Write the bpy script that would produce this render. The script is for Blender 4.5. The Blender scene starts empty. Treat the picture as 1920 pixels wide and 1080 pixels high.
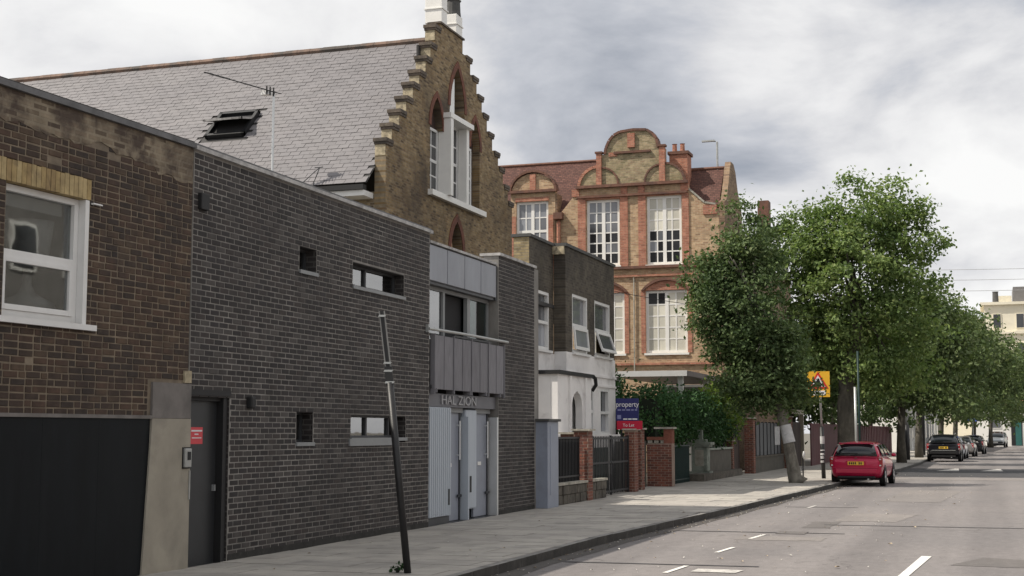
import bpy, math, random
from math import sin, cos, pi, radians, sqrt, atan2
from mathutils import Vector, Matrix, Euler, noise as mnoise
from mathutils.geometry import tessellate_polygon

# ------------------------------------------------------------------ camera, light, exposure
SC = bpy.context.scene
COL = SC.collection
EYE = 1.77
cam_d = bpy.data.cameras.new('camera')
cam = bpy.data.objects.new('camera', cam_d); COL.objects.link(cam)
cam_d.sensor_width = 36.0
cam_d.lens = 2590.0 / 1920.0 * 36.0
cam_d.clip_start = 0.1; cam_d.clip_end = 3000
cam.location = (0, 0, EYE)
cam.rotation_euler = (radians(90 + 5.951), 0, radians(18.869))
SC.camera = cam
SC.view_settings.view_transform = 'Standard'
SC.view_settings.look = 'None'
SC.view_settings.gamma = 1.0
SC.view_settings.use_curve_mapping = False
SC.view_settings.exposure = 0.0
try:
    SC.cycles.max_bounces = 6; SC.cycles.transparent_max_bounces = 8
    SC.cycles.diffuse_bounces = 3; SC.cycles.glossy_bounces = 3
    SC.cycles.use_denoising = True
    SC.cycles.sample_clamp_indirect = 6.0
except Exception: pass

SUN_EL, SUN_DIR = radians(50.4), radians(63.0)      # shadows fall towards +X, a little +Y
sun_d = bpy.data.lights.new('sun', 'SUN'); sun_d.energy = 5.0; sun_d.angle = radians(0.55)
sun_d.color = (1.0, 0.925, 0.81)
sun = bpy.data.objects.new('sun', sun_d); COL.objects.link(sun)
sdir = Vector((sin(SUN_DIR) * cos(SUN_EL), cos(SUN_DIR) * cos(SUN_EL), -sin(SUN_EL)))
sun.rotation_euler = sdir.to_track_quat('-Z', 'Y').to_euler()
sun.location = (-30, -10, 40)

W = bpy.data.worlds.new('World'); SC.world = W; W.use_nodes = True
def build_world():
    nt = W.node_tree; nt.nodes.clear(); N = nt.nodes.new; L = nt.links.new
    out = N('ShaderNodeOutputWorld')
    sky = N('ShaderNodeTexSky'); sky.sky_type = 'NISHITA'; sky.sun_disc = False
    sky.sun_elevation = SUN_EL; sky.sun_rotation = radians(243)
    bsky = N('ShaderNodeBackground'); bsky.inputs[1].default_value = 0.10
    L(sky.outputs[0], bsky.inputs[0])
    tc = N('ShaderNodeTexCoord')
    sep = N('ShaderNodeSeparateXYZ'); L(tc.outputs['Generated'], sep.inputs[0])
    den = N('ShaderNodeMath'); den.operation = 'ADD'; den.inputs[1].default_value = 0.30
    ab = N('ShaderNodeMath'); ab.operation = 'ABSOLUTE'; L(sep.outputs[2], ab.inputs[0]); L(ab.outputs[0], den.inputs[0])
    dx = N('ShaderNodeMath'); dx.operation = 'DIVIDE'; L(sep.outputs[0], dx.inputs[0]); L(den.outputs[0], dx.inputs[1])
    dy = N('ShaderNodeMath'); dy.operation = 'DIVIDE'; L(sep.outputs[1], dy.inputs[0]); L(den.outputs[0], dy.inputs[1])
    cb = N('ShaderNodeCombineXYZ'); L(dx.outputs[0], cb.inputs[0]); L(dy.outputs[0], cb.inputs[1])
    cb.inputs[2].default_value = 0.1
    n1 = N('ShaderNodeTexNoise'); n1.inputs['Scale'].default_value = 2.3; n1.inputs['Detail'].default_value = 9
    n1.inputs['Roughness'].default_value = 0.56; n1.inputs['Distortion'].default_value = 0.25
    L(cb.outputs[0], n1.inputs['Vector'])
    off = N('ShaderNodeVectorMath'); off.operation = 'ADD'; off.inputs[1].default_value = (7.3, 2.1, 0)
    L(cb.outputs[0], off.inputs[0])
    n2 = N('ShaderNodeTexNoise'); n2.inputs['Scale'].default_value = 0.95; n2.inputs['Detail'].default_value = 4
    n2.inputs['Roughness'].default_value = 0.5; n2.inputs['Distortion'].default_value = 0.4
    L(off.outputs[0], n2.inputs['Vector'])
    r1 = N('ShaderNodeValToRGB'); e = r1.color_ramp.elements
    e[0].position = 0.365; e[0].color = (0.36, 0.39, 0.45, 1)
    e[1].position = 0.550; e[1].color = (0.97, 0.97, 0.965, 1)
    m = r1.color_ramp.elements.new(0.422); m.color = (0.56, 0.58, 0.63, 1)
    m = r1.color_ramp.elements.new(0.456); m.color = (0.71, 0.715, 0.74, 1)
    m = r1.color_ramp.elements.new(0.492); m.color = (0.84, 0.84, 0.85, 1)
    mixn = N('ShaderNodeMath'); mixn.operation = 'MULTIPLY_ADD'; mixn.inputs[1].default_value = 0.5
    h = N('ShaderNodeMath'); h.operation = 'MULTIPLY'; h.inputs[1].default_value = 0.5
    L(n2.outputs[0], h.inputs[0]); L(n1.outputs[0], mixn.inputs[0]); L(h.outputs[0], mixn.inputs[2])
    L(mixn.outputs[0], r1.inputs[0])
    bcl = N('ShaderNodeBackground'); bcl.inputs[1].default_value = 1.0
    L(r1.outputs[0], bcl.inputs[0])
    r2 = N('ShaderNodeValToRGB'); r2.color_ramp.elements[0].position = 0.22; r2.color_ramp.elements[1].position = 0.38
    r2.color_ramp.elements[0].color = (0.6, 0.6, 0.6, 1)
    L(mixn.outputs[0], r2.inputs[0])
    mx = N('ShaderNodeMixShader'); L(r2.outputs[0], mx.inputs[0]); L(bsky.outputs[0], mx.inputs[1]); L(bcl.outputs[0], mx.inputs[2])
    L(mx.outputs[0], out.inputs[0])
build_world()

# ------------------------------------------------------------------ materials
def nodes_of(m):
    m.use_nodes = True; nt = m.node_tree; nt.nodes.clear()
    out = nt.nodes.new('ShaderNodeOutputMaterial')
    b = nt.nodes.new('ShaderNodeBsdfPrincipled')
    nt.links.new(b.outputs[0], out.inputs[0])
    return nt, nt.nodes.new, nt.links.new, out, b

def rnd_node(nt, N, L):
    oi = N('ShaderNodeObjectInfo'); g = N('ShaderNodeNewGeometry')
    a = N('ShaderNodeMath'); a.operation = 'ADD'; L(oi.outputs['Random'], a.inputs[0]); L(g.outputs['Random Per Island'], a.inputs[1])
    f = N('ShaderNodeMath'); f.operation = 'FRACT'; L(a.outputs[0], f.inputs[0])
    return f.outputs[0]

def mixc(N, L, fac, a, b, mode='MIX'):
    m = N('ShaderNodeMix'); m.data_type = 'RGBA'; m.blend_type = mode
    for i, v in ((0, fac), (6, a), (7, b)):
        if hasattr(v, 'is_linked') or hasattr(v, 'links'): L(v, m.inputs[i])
        elif i == 0: m.inputs[i].default_value = v
        else: m.inputs[i].default_value = (*v, 1) if len(v) == 3 else v
    return m.outputs[2]

def noise(N, L, vec, scale, detail=5, rough=0.55, dist=0.0):
    n = N('ShaderNodeTexNoise'); n.inputs['Scale'].default_value = scale; n.inputs['Detail'].default_value = detail
    n.inputs['Roughness'].default_value = rough; n.inputs['Distortion'].default_value = dist
    L(vec, n.inputs['Vector']); return n.outputs[0]

def ramp(N, L, src, stops):
    r = N('ShaderNodeValToRGB'); els = r.color_ramp.elements
    while len(els) < len(stops): els.new(0.5)
    for e, (p, c) in zip(els, stops):
        e.position = p; e.color = (*c, 1) if len(c) == 3 else c
    L(src, r.inputs[0]); return r.outputs[0]

def pos_vec(N, L, sc=(1, 1, 1)):
    g = N('ShaderNodeNewGeometry'); mp = N('ShaderNodeMapping'); mp.inputs['Scale'].default_value = sc
    L(g.outputs['Position'], mp.inputs[0]); return mp.outputs[0]

def M(name, col, rough=0.6, var=0.12, scale=3.0, metal=0.0, spec=0.4, pal=None, stain=None, bump=0.15, bscale=90, coat=0.0, stretch=(1, 1, 1), pv=0.0):
    """plain procedural surface: base colour, fine noise, optional per-piece palette and stains (colour, scale, lo, hi, amount)"""
    m = bpy.data.materials.new(name); nt, N, L, out, b = nodes_of(m)
    p = pos_vec(N, L, stretch)
    if pal:
        st = [(i / len(pal), c) for i, c in enumerate(pal)]
        r = N('ShaderNodeValToRGB'); r.color_ramp.interpolation = 'CONSTANT'; els = r.color_ramp.elements
        while len(els) < len(st): els.new(0.5)
        for e, (q, c) in zip(els, st): e.position = q; e.color = (*c, 1)
        L(rnd_node(nt, N, L), r.inputs[0]); base = r.outputs[0]
    else:
        rg = N('ShaderNodeRGB'); rg.outputs[0].default_value = (*col, 1); base = rg.outputs[0]
    if pv:
        base = mixc(N, L, 1.0, base, ramp(N, L, rnd_node(nt, N, L), [(0, (1 - pv,) * 3), (1, (1 + pv,) * 3)]), 'MULTIPLY')
    n = noise(N, L, p, scale, 6, 0.6)
    f = ramp(N, L, n, [(0.3, (1 - var,) * 3), (0.7, (1 + var,) * 3)])
    base = mixc(N, L, 1.0, base, f, 'MULTIPLY')
    if stain:
        for (c, s, lo, hi, amt) in (stain if isinstance(stain, list) else [stain]):
            k = ramp(N, L, noise(N, L, p, s, 6, 0.62, 0.4), [(lo, (0, 0, 0)), (hi, (amt, amt, amt))])
            base = mixc(N, L, k, base, c)
    L(base, b.inputs['Base Color'])
    b.inputs['Roughness'].default_value = rough; b.inputs['Metallic'].default_value = metal
    b.inputs['Specular IOR Level'].default_value = spec
    if coat: b.inputs['Coat Weight'].default_value = coat; b.inputs['Coat Roughness'].default_value = 0.04
    if bump:
        bn = N('ShaderNodeBump'); bn.inputs['Strength'].default_value = bump; bn.inputs['Distance'].default_value = 0.01
        L(noise(N, L, p, bscale, 4, 0.6), bn.inputs['Height']); L(bn.outputs[0], b.inputs['Normal'])
    return m

def brick_tex(name, cols, mortar, axis='X', bw=0.225, rh=0.075, ms=0.010, stain=None, rough=0.85, bump=0.5, var=0.25, bias=0.0):
    """far brickwork or tiling: rows laid in metres on the wall's own plane"""
    m = bpy.data.materials.new(name); nt, N, L, out, b = nodes_of(m)
    g = N('ShaderNodeNewGeometry'); s = N('ShaderNodeSeparateXYZ'); L(g.outputs['Position'], s.inputs[0])
    c = N('ShaderNodeCombineXYZ')
    if axis == 'XY':
        a = N('ShaderNodeMath'); a.operation = 'ADD'; L(s.outputs[0], a.inputs[0]); L(s.outputs[1], a.inputs[1]); L(a.outputs[0], c.inputs[0])
    else:
        L(s.outputs[1 if axis == 'X' else 0], c.inputs[0])
    L(s.outputs[2], c.inputs[1])
    t = N('ShaderNodeTexBrick'); t.inputs['Scale'].default_value = 1.0
    t.inputs['Brick Width'].default_value = bw; t.inputs['Row Height'].default_value = rh
    t.inputs['Mortar Size'].default_value = ms; t.inputs['Mortar Smooth'].default_value = 0.15
    t.inputs['Bias'].default_value = bias
    t.inputs['Color1'].default_value = (0, 0, 0, 1); t.inputs['Color2'].default_value = (1, 1, 1, 1)
    t.inputs['Mortar'].default_value = (0, 0, 0, 1)
    L(c.outputs[0], t.inputs['Vector'])
    p = pos_vec(N, L)
    base = ramp(N, L, t.outputs['Color'], [(i / max(1, len(cols) - 1), q) for i, q in enumerate(cols)])
    base = mixc(N, L, t.outputs['Fac'], base, mortar)
    base = mixc(N, L, 1.0, base, ramp(N, L, noise(N, L, p, 5.0, 6, 0.65), [(0.3, (1 - var,) * 3), (0.7, (1 + var,) * 3)]), 'MULTIPLY')
    if stain:
        for (cc, sc, lo, hi, amt) in stain:
            k = ramp(N, L, noise(N, L, p, sc, 6, 0.6, 0.5), [(lo, (0, 0, 0)), (hi, (amt, amt, amt))])
            base = mixc(N, L, k, base, cc)
    L(base, b.inputs['Base Color']); b.inputs['Roughness'].default_value = rough; b.inputs['Specular IOR Level'].default_value = 0.2
    inv = N('ShaderNodeMath'); inv.operation = 'SUBTRACT'; inv.inputs[0].default_value = 1.0; L(t.outputs['Fac'], inv.inputs[1])
    bn = N('ShaderNodeBump'); bn.inputs['Strength'].default_value = bump; bn.inputs['Distance'].default_value = 0.01
    L(inv.outputs[0], bn.inputs['Height']); L(bn.outputs[0], b.inputs['Normal'])
    return m

def glass_mat(name, tint=(0.75, 0.8, 0.8), refl=1.0, base_refl=0.06):
    m = bpy.data.materials.new(name); nt, N, L, out, b = nodes_of(m); nt.nodes.remove(b)
    fr = N('ShaderNodeFresnel'); fr.inputs[0].default_value = 1.5
    mul = N('ShaderNodeMath'); mul.operation = 'MULTIPLY_ADD'; mul.inputs[1].default_value = refl; mul.inputs[2].default_value = base_refl
    mul.use_clamp = True
    L(fr.outputs[0], mul.inputs[0])
    tr = N('ShaderNodeBsdfTransparent'); tr.inputs[0].default_value = (*tint, 1)
    gl = N('ShaderNodeBsdfGlossy'); gl.inputs['Roughness'].default_value = 0.02
    bn = N('ShaderNodeBump'); bn.inputs['Strength'].default_value = 0.04; bn.inputs['Distance'].default_value = 0.02
    L(noise(N, L, pos_vec(N, L), 1.7, 2), bn.inputs['Height']); L(bn.outputs[0], gl.inputs['Normal'])
    mx = N('ShaderNodeMixShader'); L(mul.outputs[0], mx.inputs[0]); L(tr.outputs[0], mx.inputs[1]); L(gl.outputs[0], mx.inputs[2])
    L(mx.outputs[0], out.inputs[0]); return m

def leaf_mat(name, pal, trans=0.3):
    m = bpy.data.materials.new(name); nt, N, L, out, b = nodes_of(m); nt.nodes.remove(b)
    g = N('ShaderNodeNewGeometry')
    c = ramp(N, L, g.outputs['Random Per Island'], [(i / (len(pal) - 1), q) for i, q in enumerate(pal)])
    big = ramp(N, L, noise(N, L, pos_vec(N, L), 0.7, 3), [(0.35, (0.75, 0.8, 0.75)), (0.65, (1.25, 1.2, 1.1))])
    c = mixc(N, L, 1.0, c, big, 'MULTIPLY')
    d = N('ShaderNodeBsdfPrincipled'); L(c, d.inputs['Base Color']); d.inputs['Roughness'].default_value = 0.62
    d.inputs['Specular IOR Level'].default_value = 0.16
    t = N('ShaderNodeBsdfTranslucent'); c2 = mixc(N, L, 1.0, c, (1.05, 1.16, 0.62), 'MULTIPLY'); L(c2, t.inputs[0])
    mx = N('ShaderNodeMixShader'); mx.inputs[0].default_value = trans
    L(d.outputs[0], mx.inputs[1]); L(t.outputs[0], mx.inputs[2]); L(mx.outputs[0], out.inputs[0]); return m

MT = {}
MT['dark_brick'] = M('dark_brick', (0.05,) * 3, 0.75, 0.22, 6, pal=[(0.028, 0.025, 0.025), (0.044, 0.038, 0.037), (0.034, 0.030, 0.031), (0.066, 0.059, 0.056), (0.030, 0.026, 0.026), (0.046, 0.038, 0.036)],
                     stain=[((0.085, 0.08, 0.072), 0.9, 0.60, 0.85, 0.3), ((0.020, 0.019, 0.018), 1.8, 0.55, 0.75, 0.5)], stretch=(1, 1, 0.4), bump=0.3)
MT['dark_mortar'] = M('dark_mortar', (0.25, 0.238, 0.222), 0.9, 0.3, 2.5, stain=[((0.13, 0.125, 0.118), 0.45, 0.44, 0.70, 0.7), ((0.11, 0.105, 0.10), 1.7, 0.54, 0.72, 0.5)], stretch=(1, 1, 0.5))
MT['dark_reveal'] = brick_tex('dark_brick_reveal', [(0.024, 0.022, 0.022), (0.036, 0.032, 0.032), (0.046, 0.042, 0.041)], (0.085, 0.08, 0.076), 'Y')
MT['base_dirt'] = M('base_dirt', (0.035, 0.034, 0.032), 0.95, 0.35, 5, stain=[((0.09, 0.088, 0.08), 4, 0.56, 0.72, 0.6)], bump=0.6, bscale=30)
MT['old_brick'] = M('old_brick', (0.1,) * 3, 0.85, 0.3, 7, pal=[(0.060, 0.039, 0.029), (0.073, 0.046, 0.034), (0.052, 0.036, 0.028), (0.090, 0.060, 0.041), (0.058, 0.039, 0.030), (0.078, 0.048, 0.034), (0.046, 0.034, 0.028)],
                    stain=[((0.028, 0.025, 0.025), 0.75, 0.47, 0.66, 0.85), ((0.17, 0.125, 0.08), 1.6, 0.58, 0.74, 0.5), ((0.13, 0.11, 0.085), 11, 0.62, 0.74, 0.5)], bump=0.5)
MT['old_mortar'] = M('old_mortar', (0.215, 0.175, 0.13), 0.95, 0.3, 4, stain=[((0.055, 0.05, 0.048), 0.75, 0.48, 0.70, 0.85), ((0.36, 0.31, 0.24), 5, 0.6, 0.75, 0.5)], bump=0.6)
MT['old_band'] = brick_tex('old_smeared_band', [(0.085, 0.064, 0.05), (0.18, 0.142, 0.10), (0.245, 0.20, 0.145), (0.21, 0.165, 0.12)], (0.25, 0.21, 0.155), 'X', ms=0.016, stain=[((0.065, 0.048, 0.042), 1.7, 0.44, 0.58, 0.85), ((0.29, 0.245, 0.18), 3.5, 0.55, 0.68, 0.7)], bump=0.7)
MT['old_render'] = M('old_render', (0.27, 0.215, 0.145), 0.95, 0.3, 3.5, stain=[((0.075, 0.055, 0.048), 1.6, 0.46, 0.60, 0.9), ((0.40, 0.34, 0.25), 5, 0.60, 0.72, 0.7)], bump=0.8, bscale=30)
MT['yellow_brick'] = M('yellow_brick', (0.3,) * 3, 0.85, 0.25, 9, pal=[(0.36, 0.265, 0.125), (0.42, 0.325, 0.17), (0.30, 0.215, 0.105), (0.38, 0.29, 0.15)], stain=[((0.12, 0.09, 0.06), 6, 0.55, 0.75, 0.7)])
MT['coping'] = M('coping', (0.13, 0.13, 0.135), 0.55, 0.25, 4, stain=[((0.06, 0.06, 0.06), 3, 0.5, 0.7, 0.8)])
MT['coping_light'] = M('coping_light', (0.40, 0.39, 0.38), 0.5, 0.3, 6, stain=[((0.14, 0.13, 0.13), 4, 0.5, 0.7, 0.8)])
MT['black_paint'] = M('black_paint', (0.0055, 0.0075, 0.0095), 0.55, 0.25, 2, spec=0.18, stain=[((0.013, 0.014, 0.015), 1.2, 0.55, 0.8, 0.6), ((0.03, 0.029, 0.027), 9, 0.66, 0.78, 0.4)], stretch=(1, 3, 0.5))
MT['door_black'] = M('door_black', (0.030, 0.032, 0.035), 0.4, 0.15, 2)
MT['concrete'] = M('concrete', (0.34, 0.31, 0.255), 0.9, 0.14, 2.0, stain=[((0.20, 0.185, 0.16), 1.5, 0.5, 0.75, 0.7)], bump=0.3)
MT['concrete_dark'] = M('concrete_dark', (0.185, 0.17, 0.16), 0.9, 0.2, 3, stain=[((0.10, 0.095, 0.09), 2.5, 0.45, 0.7, 0.8)])
MT['white_paint'] = M('white_paint', (0.74, 0.74, 0.73), 0.4, 0.05, 3, stain=[((0.45, 0.43, 0.40), 4, 0.6, 0.8, 0.35)])
MT['white_bright'] = M('white_bright', (0.80, 0.79, 0.76), 0.45, 0.04, 3)
MT['render_white'] = M('render_white', (0.76, 0.745, 0.735), 0.75, 0.07, 1.5, stain=[((0.27, 0.25, 0.24), 1.4, 0.55, 0.8, 0.6)])
MT['zinc'] = M('zinc', (0.255, 0.265, 0.295), 0.42, 0.12, 2.2, metal=0.35, pv=0.10, stretch=(1, 1, 0.35), stain=[((0.40, 0.41, 0.43), 2.0, 0.55, 0.8, 0.5)])
MT['zinc_old'] = M('zinc_old', (0.215, 0.21, 0.228), 0.68, 0.22, 3.0, metal=0.2, pv=0.08, stretch=(1, 2.5, 0.5), stain=[((0.13, 0.13, 0.14), 3.0, 0.5, 0.75, 0.7)])
MT['grey_door'] = M('grey_door', (0.30, 0.325, 0.385), 0.5, 0.06, 2, stain=[((0.22, 0.225, 0.24), 1.5, 0.5, 0.8, 0.5)])
MT['panel_pale'] = M('panel_pale', (0.44, 0.485, 0.54), 0.45, 0.07, 2, stretch=(1, 4, 0.3))
MT['steel_light'] = M('steel_light', (0.62, 0.63, 0.63), 0.3, 0.05, 3, metal=0.5)
MT['dark_frame'] = M('dark_frame', (0.05, 0.053, 0.058), 0.45, 0.1, 3)
MT['grey_frame'] = M('grey_frame', (0.25, 0.26, 0.265), 0.5, 0.08, 3)
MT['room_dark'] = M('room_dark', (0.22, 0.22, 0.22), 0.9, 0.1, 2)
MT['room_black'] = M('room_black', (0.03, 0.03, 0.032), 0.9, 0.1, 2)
MT['blind'] = M('blind', (0.70, 0.69, 0.66), 0.8, 0.05, 2)
MT['slate'] = M('slate', (0.33,) * 3, 0.55, 0.10, 1.6, pal=[(0.162, 0.153, 0.160), (0.167, 0.158, 0.165), (0.158, 0.150, 0.157), (0.172, 0.162, 0.168), (0.164, 0.155, 0.162), (0.155, 0.147, 0.154)], stain=[((0.20, 0.19, 0.19), 0.5, 0.5, 0.75, 0.45)], bump=0.2)
MT['slate_dark'] = M('slate_dark', (0.05, 0.048, 0.048), 0.8, 0.2, 2)
MT['ridge_tile'] = M('ridge_tile', (0.19, 0.125, 0.095), 0.8, 0.3, 4, stain=[((0.07, 0.065, 0.06), 1.2, 0.45, 0.6, 0.9)])
MT['church_brick'] = brick_tex('church_brick', [(0.11, 0.078, 0.05), (0.21, 0.145, 0.075), (0.27, 0.19, 0.10), (0.31, 0.235, 0.14), (0.17, 0.11, 0.065)], (0.23, 0.19, 0.135), 'X',
                               stain=[((0.055, 0.045, 0.04), 0.35, 0.50, 0.68, 0.8), ((0.30, 0.19, 0.08), 0.9, 0.55, 0.75, 0.35)])
MT['church_brick_y'] = brick_tex('church_brick_side', [(0.09, 0.07, 0.05), (0.27, 0.21, 0.13), (0.36, 0.30, 0.20)], (0.25, 0.21, 0.16), 'Y', stain=[((0.06, 0.05, 0.045), 0.7, 0.5, 0.7, 0.8)])
MT['step_brick'] = M('step_brick', (0.13, 0.105, 0.085), 0.9, 0.35, 7, stain=[((0.05, 0.045, 0.04), 3, 0.45, 0.65, 0.8), ((0.33, 0.29, 0.2), 5, 0.62, 0.75, 0.5)], bump=0.6, bscale=40)
MT['step_pale'] = M('step_pale', (0.42, 0.36, 0.25), 0.9, 0.35, 8, stain=[((0.10, 0.085, 0.07), 6, 0.5, 0.7, 0.8)], bump=0.5)
MT['arch_shade'] = M('sooty_brick', (0.055, 0.035, 0.03), 0.9, 0.35, 9, bump=0.5)  # shadow inside the arch recesses, put into a near-black brick colour
MT['red_arch'] = M('red_arch', (0.16, 0.062, 0.040), 0.85, 0.3, 9, stain=[((0.06, 0.035, 0.03), 3, 0.5, 0.7, 0.7)], bump=0.4)
MT['house_brick'] = brick_tex('house_brick', [(0.062, 0.055, 0.046), (0.090, 0.078, 0.062), (0.115, 0.10, 0.078)], (0.112, 0.10, 0.085), 'X', stain=[((0.032, 0.029, 0.027), 0.8, 0.45, 0.7, 0.7), ((0.10, 0.09, 0.06), 1.5, 0.6, 0.8, 0.5)], bump=0.3)
MT['house_brick_y'] = brick_tex('house_brick_side', [(0.30, 0.24, 0.13), (0.38, 0.30, 0.17), (0.22, 0.18, 0.11)], (0.25, 0.21, 0.15), 'Y', stain=[((0.07, 0.06, 0.05), 1.5, 0.52, 0.7, 0.8)])
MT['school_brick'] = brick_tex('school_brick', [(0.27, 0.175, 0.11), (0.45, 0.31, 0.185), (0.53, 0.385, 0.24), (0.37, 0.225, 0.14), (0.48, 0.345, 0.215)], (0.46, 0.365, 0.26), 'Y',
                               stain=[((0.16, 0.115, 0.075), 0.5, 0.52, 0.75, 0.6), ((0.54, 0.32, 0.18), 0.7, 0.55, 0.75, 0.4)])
MT['school_brick_x'] = brick_tex('school_brick_side', [(0.16, 0.10, 0.07), (0.26, 0.17, 0.11), (0.31, 0.22, 0.14)], (0.26, 0.20, 0.15), 'X', stain=[((0.08, 0.06, 0.05), 0.6, 0.5, 0.75, 0.6)])  # darker copy of the front brick: shade of the street side in the colour
MT['school_mossy'] = brick_tex('school_gable_brick', [(0.20, 0.17, 0.10), (0.32, 0.26, 0.155), (0.40, 0.32, 0.20), (0.27, 0.19, 0.12)], (0.34, 0.29, 0.21), 'Y', stain=[((0.19, 0.175, 0.09), 0.8, 0.48, 0.7, 0.6), ((0.12, 0.095, 0.07), 1.6, 0.55, 0.75, 0.6)])
MT['school_red'] = brick_tex('school_red', [(0.29, 0.12, 0.085), (0.40, 0.165, 0.11), (0.46, 0.205, 0.14)], (0.38, 0.25, 0.18), 'XY', ms=0.009, stain=[((0.27, 0.105, 0.07), 2, 0.52, 0.75, 0.6)], bump=0.4)
MT['school_dark'] = M('school_moulding', (0.17, 0.085, 0.06), 0.85, 0.3, 5, stain=[((0.07, 0.05, 0.045), 2.5, 0.45, 0.7, 0.8)])
MT['school_tile'] = brick_tex('school_roof_tile', [(0.105, 0.054, 0.046), (0.140, 0.070, 0.058), (0.165, 0.085, 0.068)], (0.065, 0.04, 0.036), 'Y', bw=0.2, rh=0.09, ms=0.012, stain=[((0.10, 0.06, 0.05), 0.5, 0.45, 0.7, 0.6)])
MT['pane_grey'] = M('pane_grey', (0.20, 0.21, 0.23), 0.06, 0.3, 0.6, spec=0.7, pv=0.55, bump=0)
MT['pane_dark'] = M('pane_dark', (0.03, 0.032, 0.036), 0.05, 0.3, 0.8, spec=0.7, pv=0.4, bump=0)
MT['pane_blind'] = M('pane_blind', (0.62, 0.60, 0.52), 0.25, 0.12, 1.2, spec=0.5, pv=0.18, bump=0)
MT['glass'] = glass_mat('window_glass')
MT['glass_low'] = glass_mat('clear_glass', (0.85, 0.87, 0.87), 0.6, 0.03)
MT['glass_teal'] = glass_mat('teal_glass', (0.35, 0.55, 0.50), 0.8, 0.10)
MT['glass_sky'] = glass_mat('slit_glass', (0.6, 0.62, 0.62), 1.2, 0.28)
MT['red_brick'] = M('red_brick', (0.2,) * 3, 0.85, 0.22, 9, pal=[(0.185, 0.070, 0.050), (0.225, 0.085, 0.058), (0.155, 0.060, 0.046), (0.205, 0.075, 0.050), (0.125, 0.053, 0.042)], stain=[((0.08, 0.05, 0.04), 2, 0.52, 0.75, 0.6)])
MT['red_mortar'] = M('red_mortar', (0.28, 0.21, 0.17), 0.95, 0.2, 4)
MT['stone_cap'] = M('stone_cap', (0.38, 0.36, 0.31), 0.9, 0.25, 5, stain=[((0.12, 0.12, 0.09), 4, 0.5, 0.7, 0.7)])
MT['stone_plinth'] = M('stone_plinth', (0.12, 0.108, 0.09), 0.95, 0.35, 6, stain=[((0.05, 0.045, 0.04), 3, 0.45, 0.65, 0.8), ((0.2, 0.18, 0.15), 8, 0.62, 0.75, 0.6)], bump=0.9, bscale=14)
MT['iron_black'] = M('iron_black', (0.012, 0.013, 0.015), 0.5, 0.2, 4)
MT['iron_green'] = M('iron_green', (0.012, 0.035, 0.032), 0.55, 0.2, 4)
MT['stone_green'] = M('stone_green', (0.29, 0.32, 0.28), 0.9, 0.25, 4, stain=[((0.06, 0.075, 0.06), 2, 0.5, 0.7, 0.7)])
MT['cabinet_grey'] = M('cabinet_grey', (0.27, 0.30, 0.37), 0.5, 0.06, 2, stain=[((0.20, 0.215, 0.25), 3, 0.55, 0.75, 0.5)])
MT['cap_dark'] = M('cap_dark', (0.08, 0.08, 0.078), 0.8, 0.2, 4)
MT['canopy_white'] = M('canopy_fascia', (0.66, 0.66, 0.66), 0.4, 0.06, 2)
MT['canopy_dark'] = M('canopy_side', (0.16, 0.14, 0.14), 0.5, 0.15, 2)
MT['wood_dark'] = M('wood_dark', (0.055, 0.04, 0.035), 0.8, 0.3, 3, stretch=(1, 1, 0.2), pv=0.3)
MT['maroon'] = M('maroon_board', (0.085, 0.020, 0.026), 0.6, 0.15, 2, pv=0.12)
MT['grey_panel'] = M('grey_panel', (0.105, 0.11, 0.12), 0.6, 0.12, 2)
MT['sheet_grey'] = M('brown_grey_wall', (0.105, 0.098, 0.084), 0.9, 0.2, 3)
MT['bark'] = M('bark', (0.085, 0.078, 0.064), 0.95, 0.35, 5, stain=[((0.17, 0.155, 0.125), 3.5, 0.52, 0.66, 0.7), ((0.035, 0.033, 0.028), 2.2, 0.5, 0.7, 0.7)], bump=0.9, bscale=22, stretch=(1, 1, 0.45))
MT['bark_pale'] = M('bark_pale', (0.21, 0.195, 0.165), 0.95, 0.35, 5, stain=[((0.10, 0.09, 0.075), 6, 0.45, 0.62, 0.8)], bump=0.8, bscale=22, stretch=(1, 1, 0.5))
MT['paper'] = M('paper', (0.55, 0.55, 0.55), 0.8, 0.15, 6, stain=[((0.25, 0.25, 0.25), 7, 0.55, 0.7, 0.6)])
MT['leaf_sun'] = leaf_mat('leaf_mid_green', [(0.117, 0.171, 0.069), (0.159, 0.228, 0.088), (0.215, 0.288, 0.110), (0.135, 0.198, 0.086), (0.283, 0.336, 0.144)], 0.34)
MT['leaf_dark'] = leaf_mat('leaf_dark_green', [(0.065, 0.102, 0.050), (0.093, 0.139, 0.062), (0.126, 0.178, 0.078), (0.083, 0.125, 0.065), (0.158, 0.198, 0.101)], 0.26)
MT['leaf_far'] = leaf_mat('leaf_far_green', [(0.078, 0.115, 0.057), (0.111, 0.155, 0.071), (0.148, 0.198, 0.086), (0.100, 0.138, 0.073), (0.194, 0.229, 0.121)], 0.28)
MT['leaf_ivy'] = leaf_mat('ivy_leaf', [(0.023, 0.062, 0.027), (0.039, 0.094, 0.035), (0.062, 0.125, 0.047), (0.035, 0.086, 0.039)], 0.15)
MT['leaf_lime'] = leaf_mat('lime_leaf', [(0.12, 0.185, 0.040), (0.17, 0.24, 0.055), (0.20, 0.27, 0.070), (0.10, 0.16, 0.04)], 0.4)
MT['leaf_core'] = M('shade_twigs', (0.012, 0.018, 0.010), 0.95, 0.3, 3)

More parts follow.
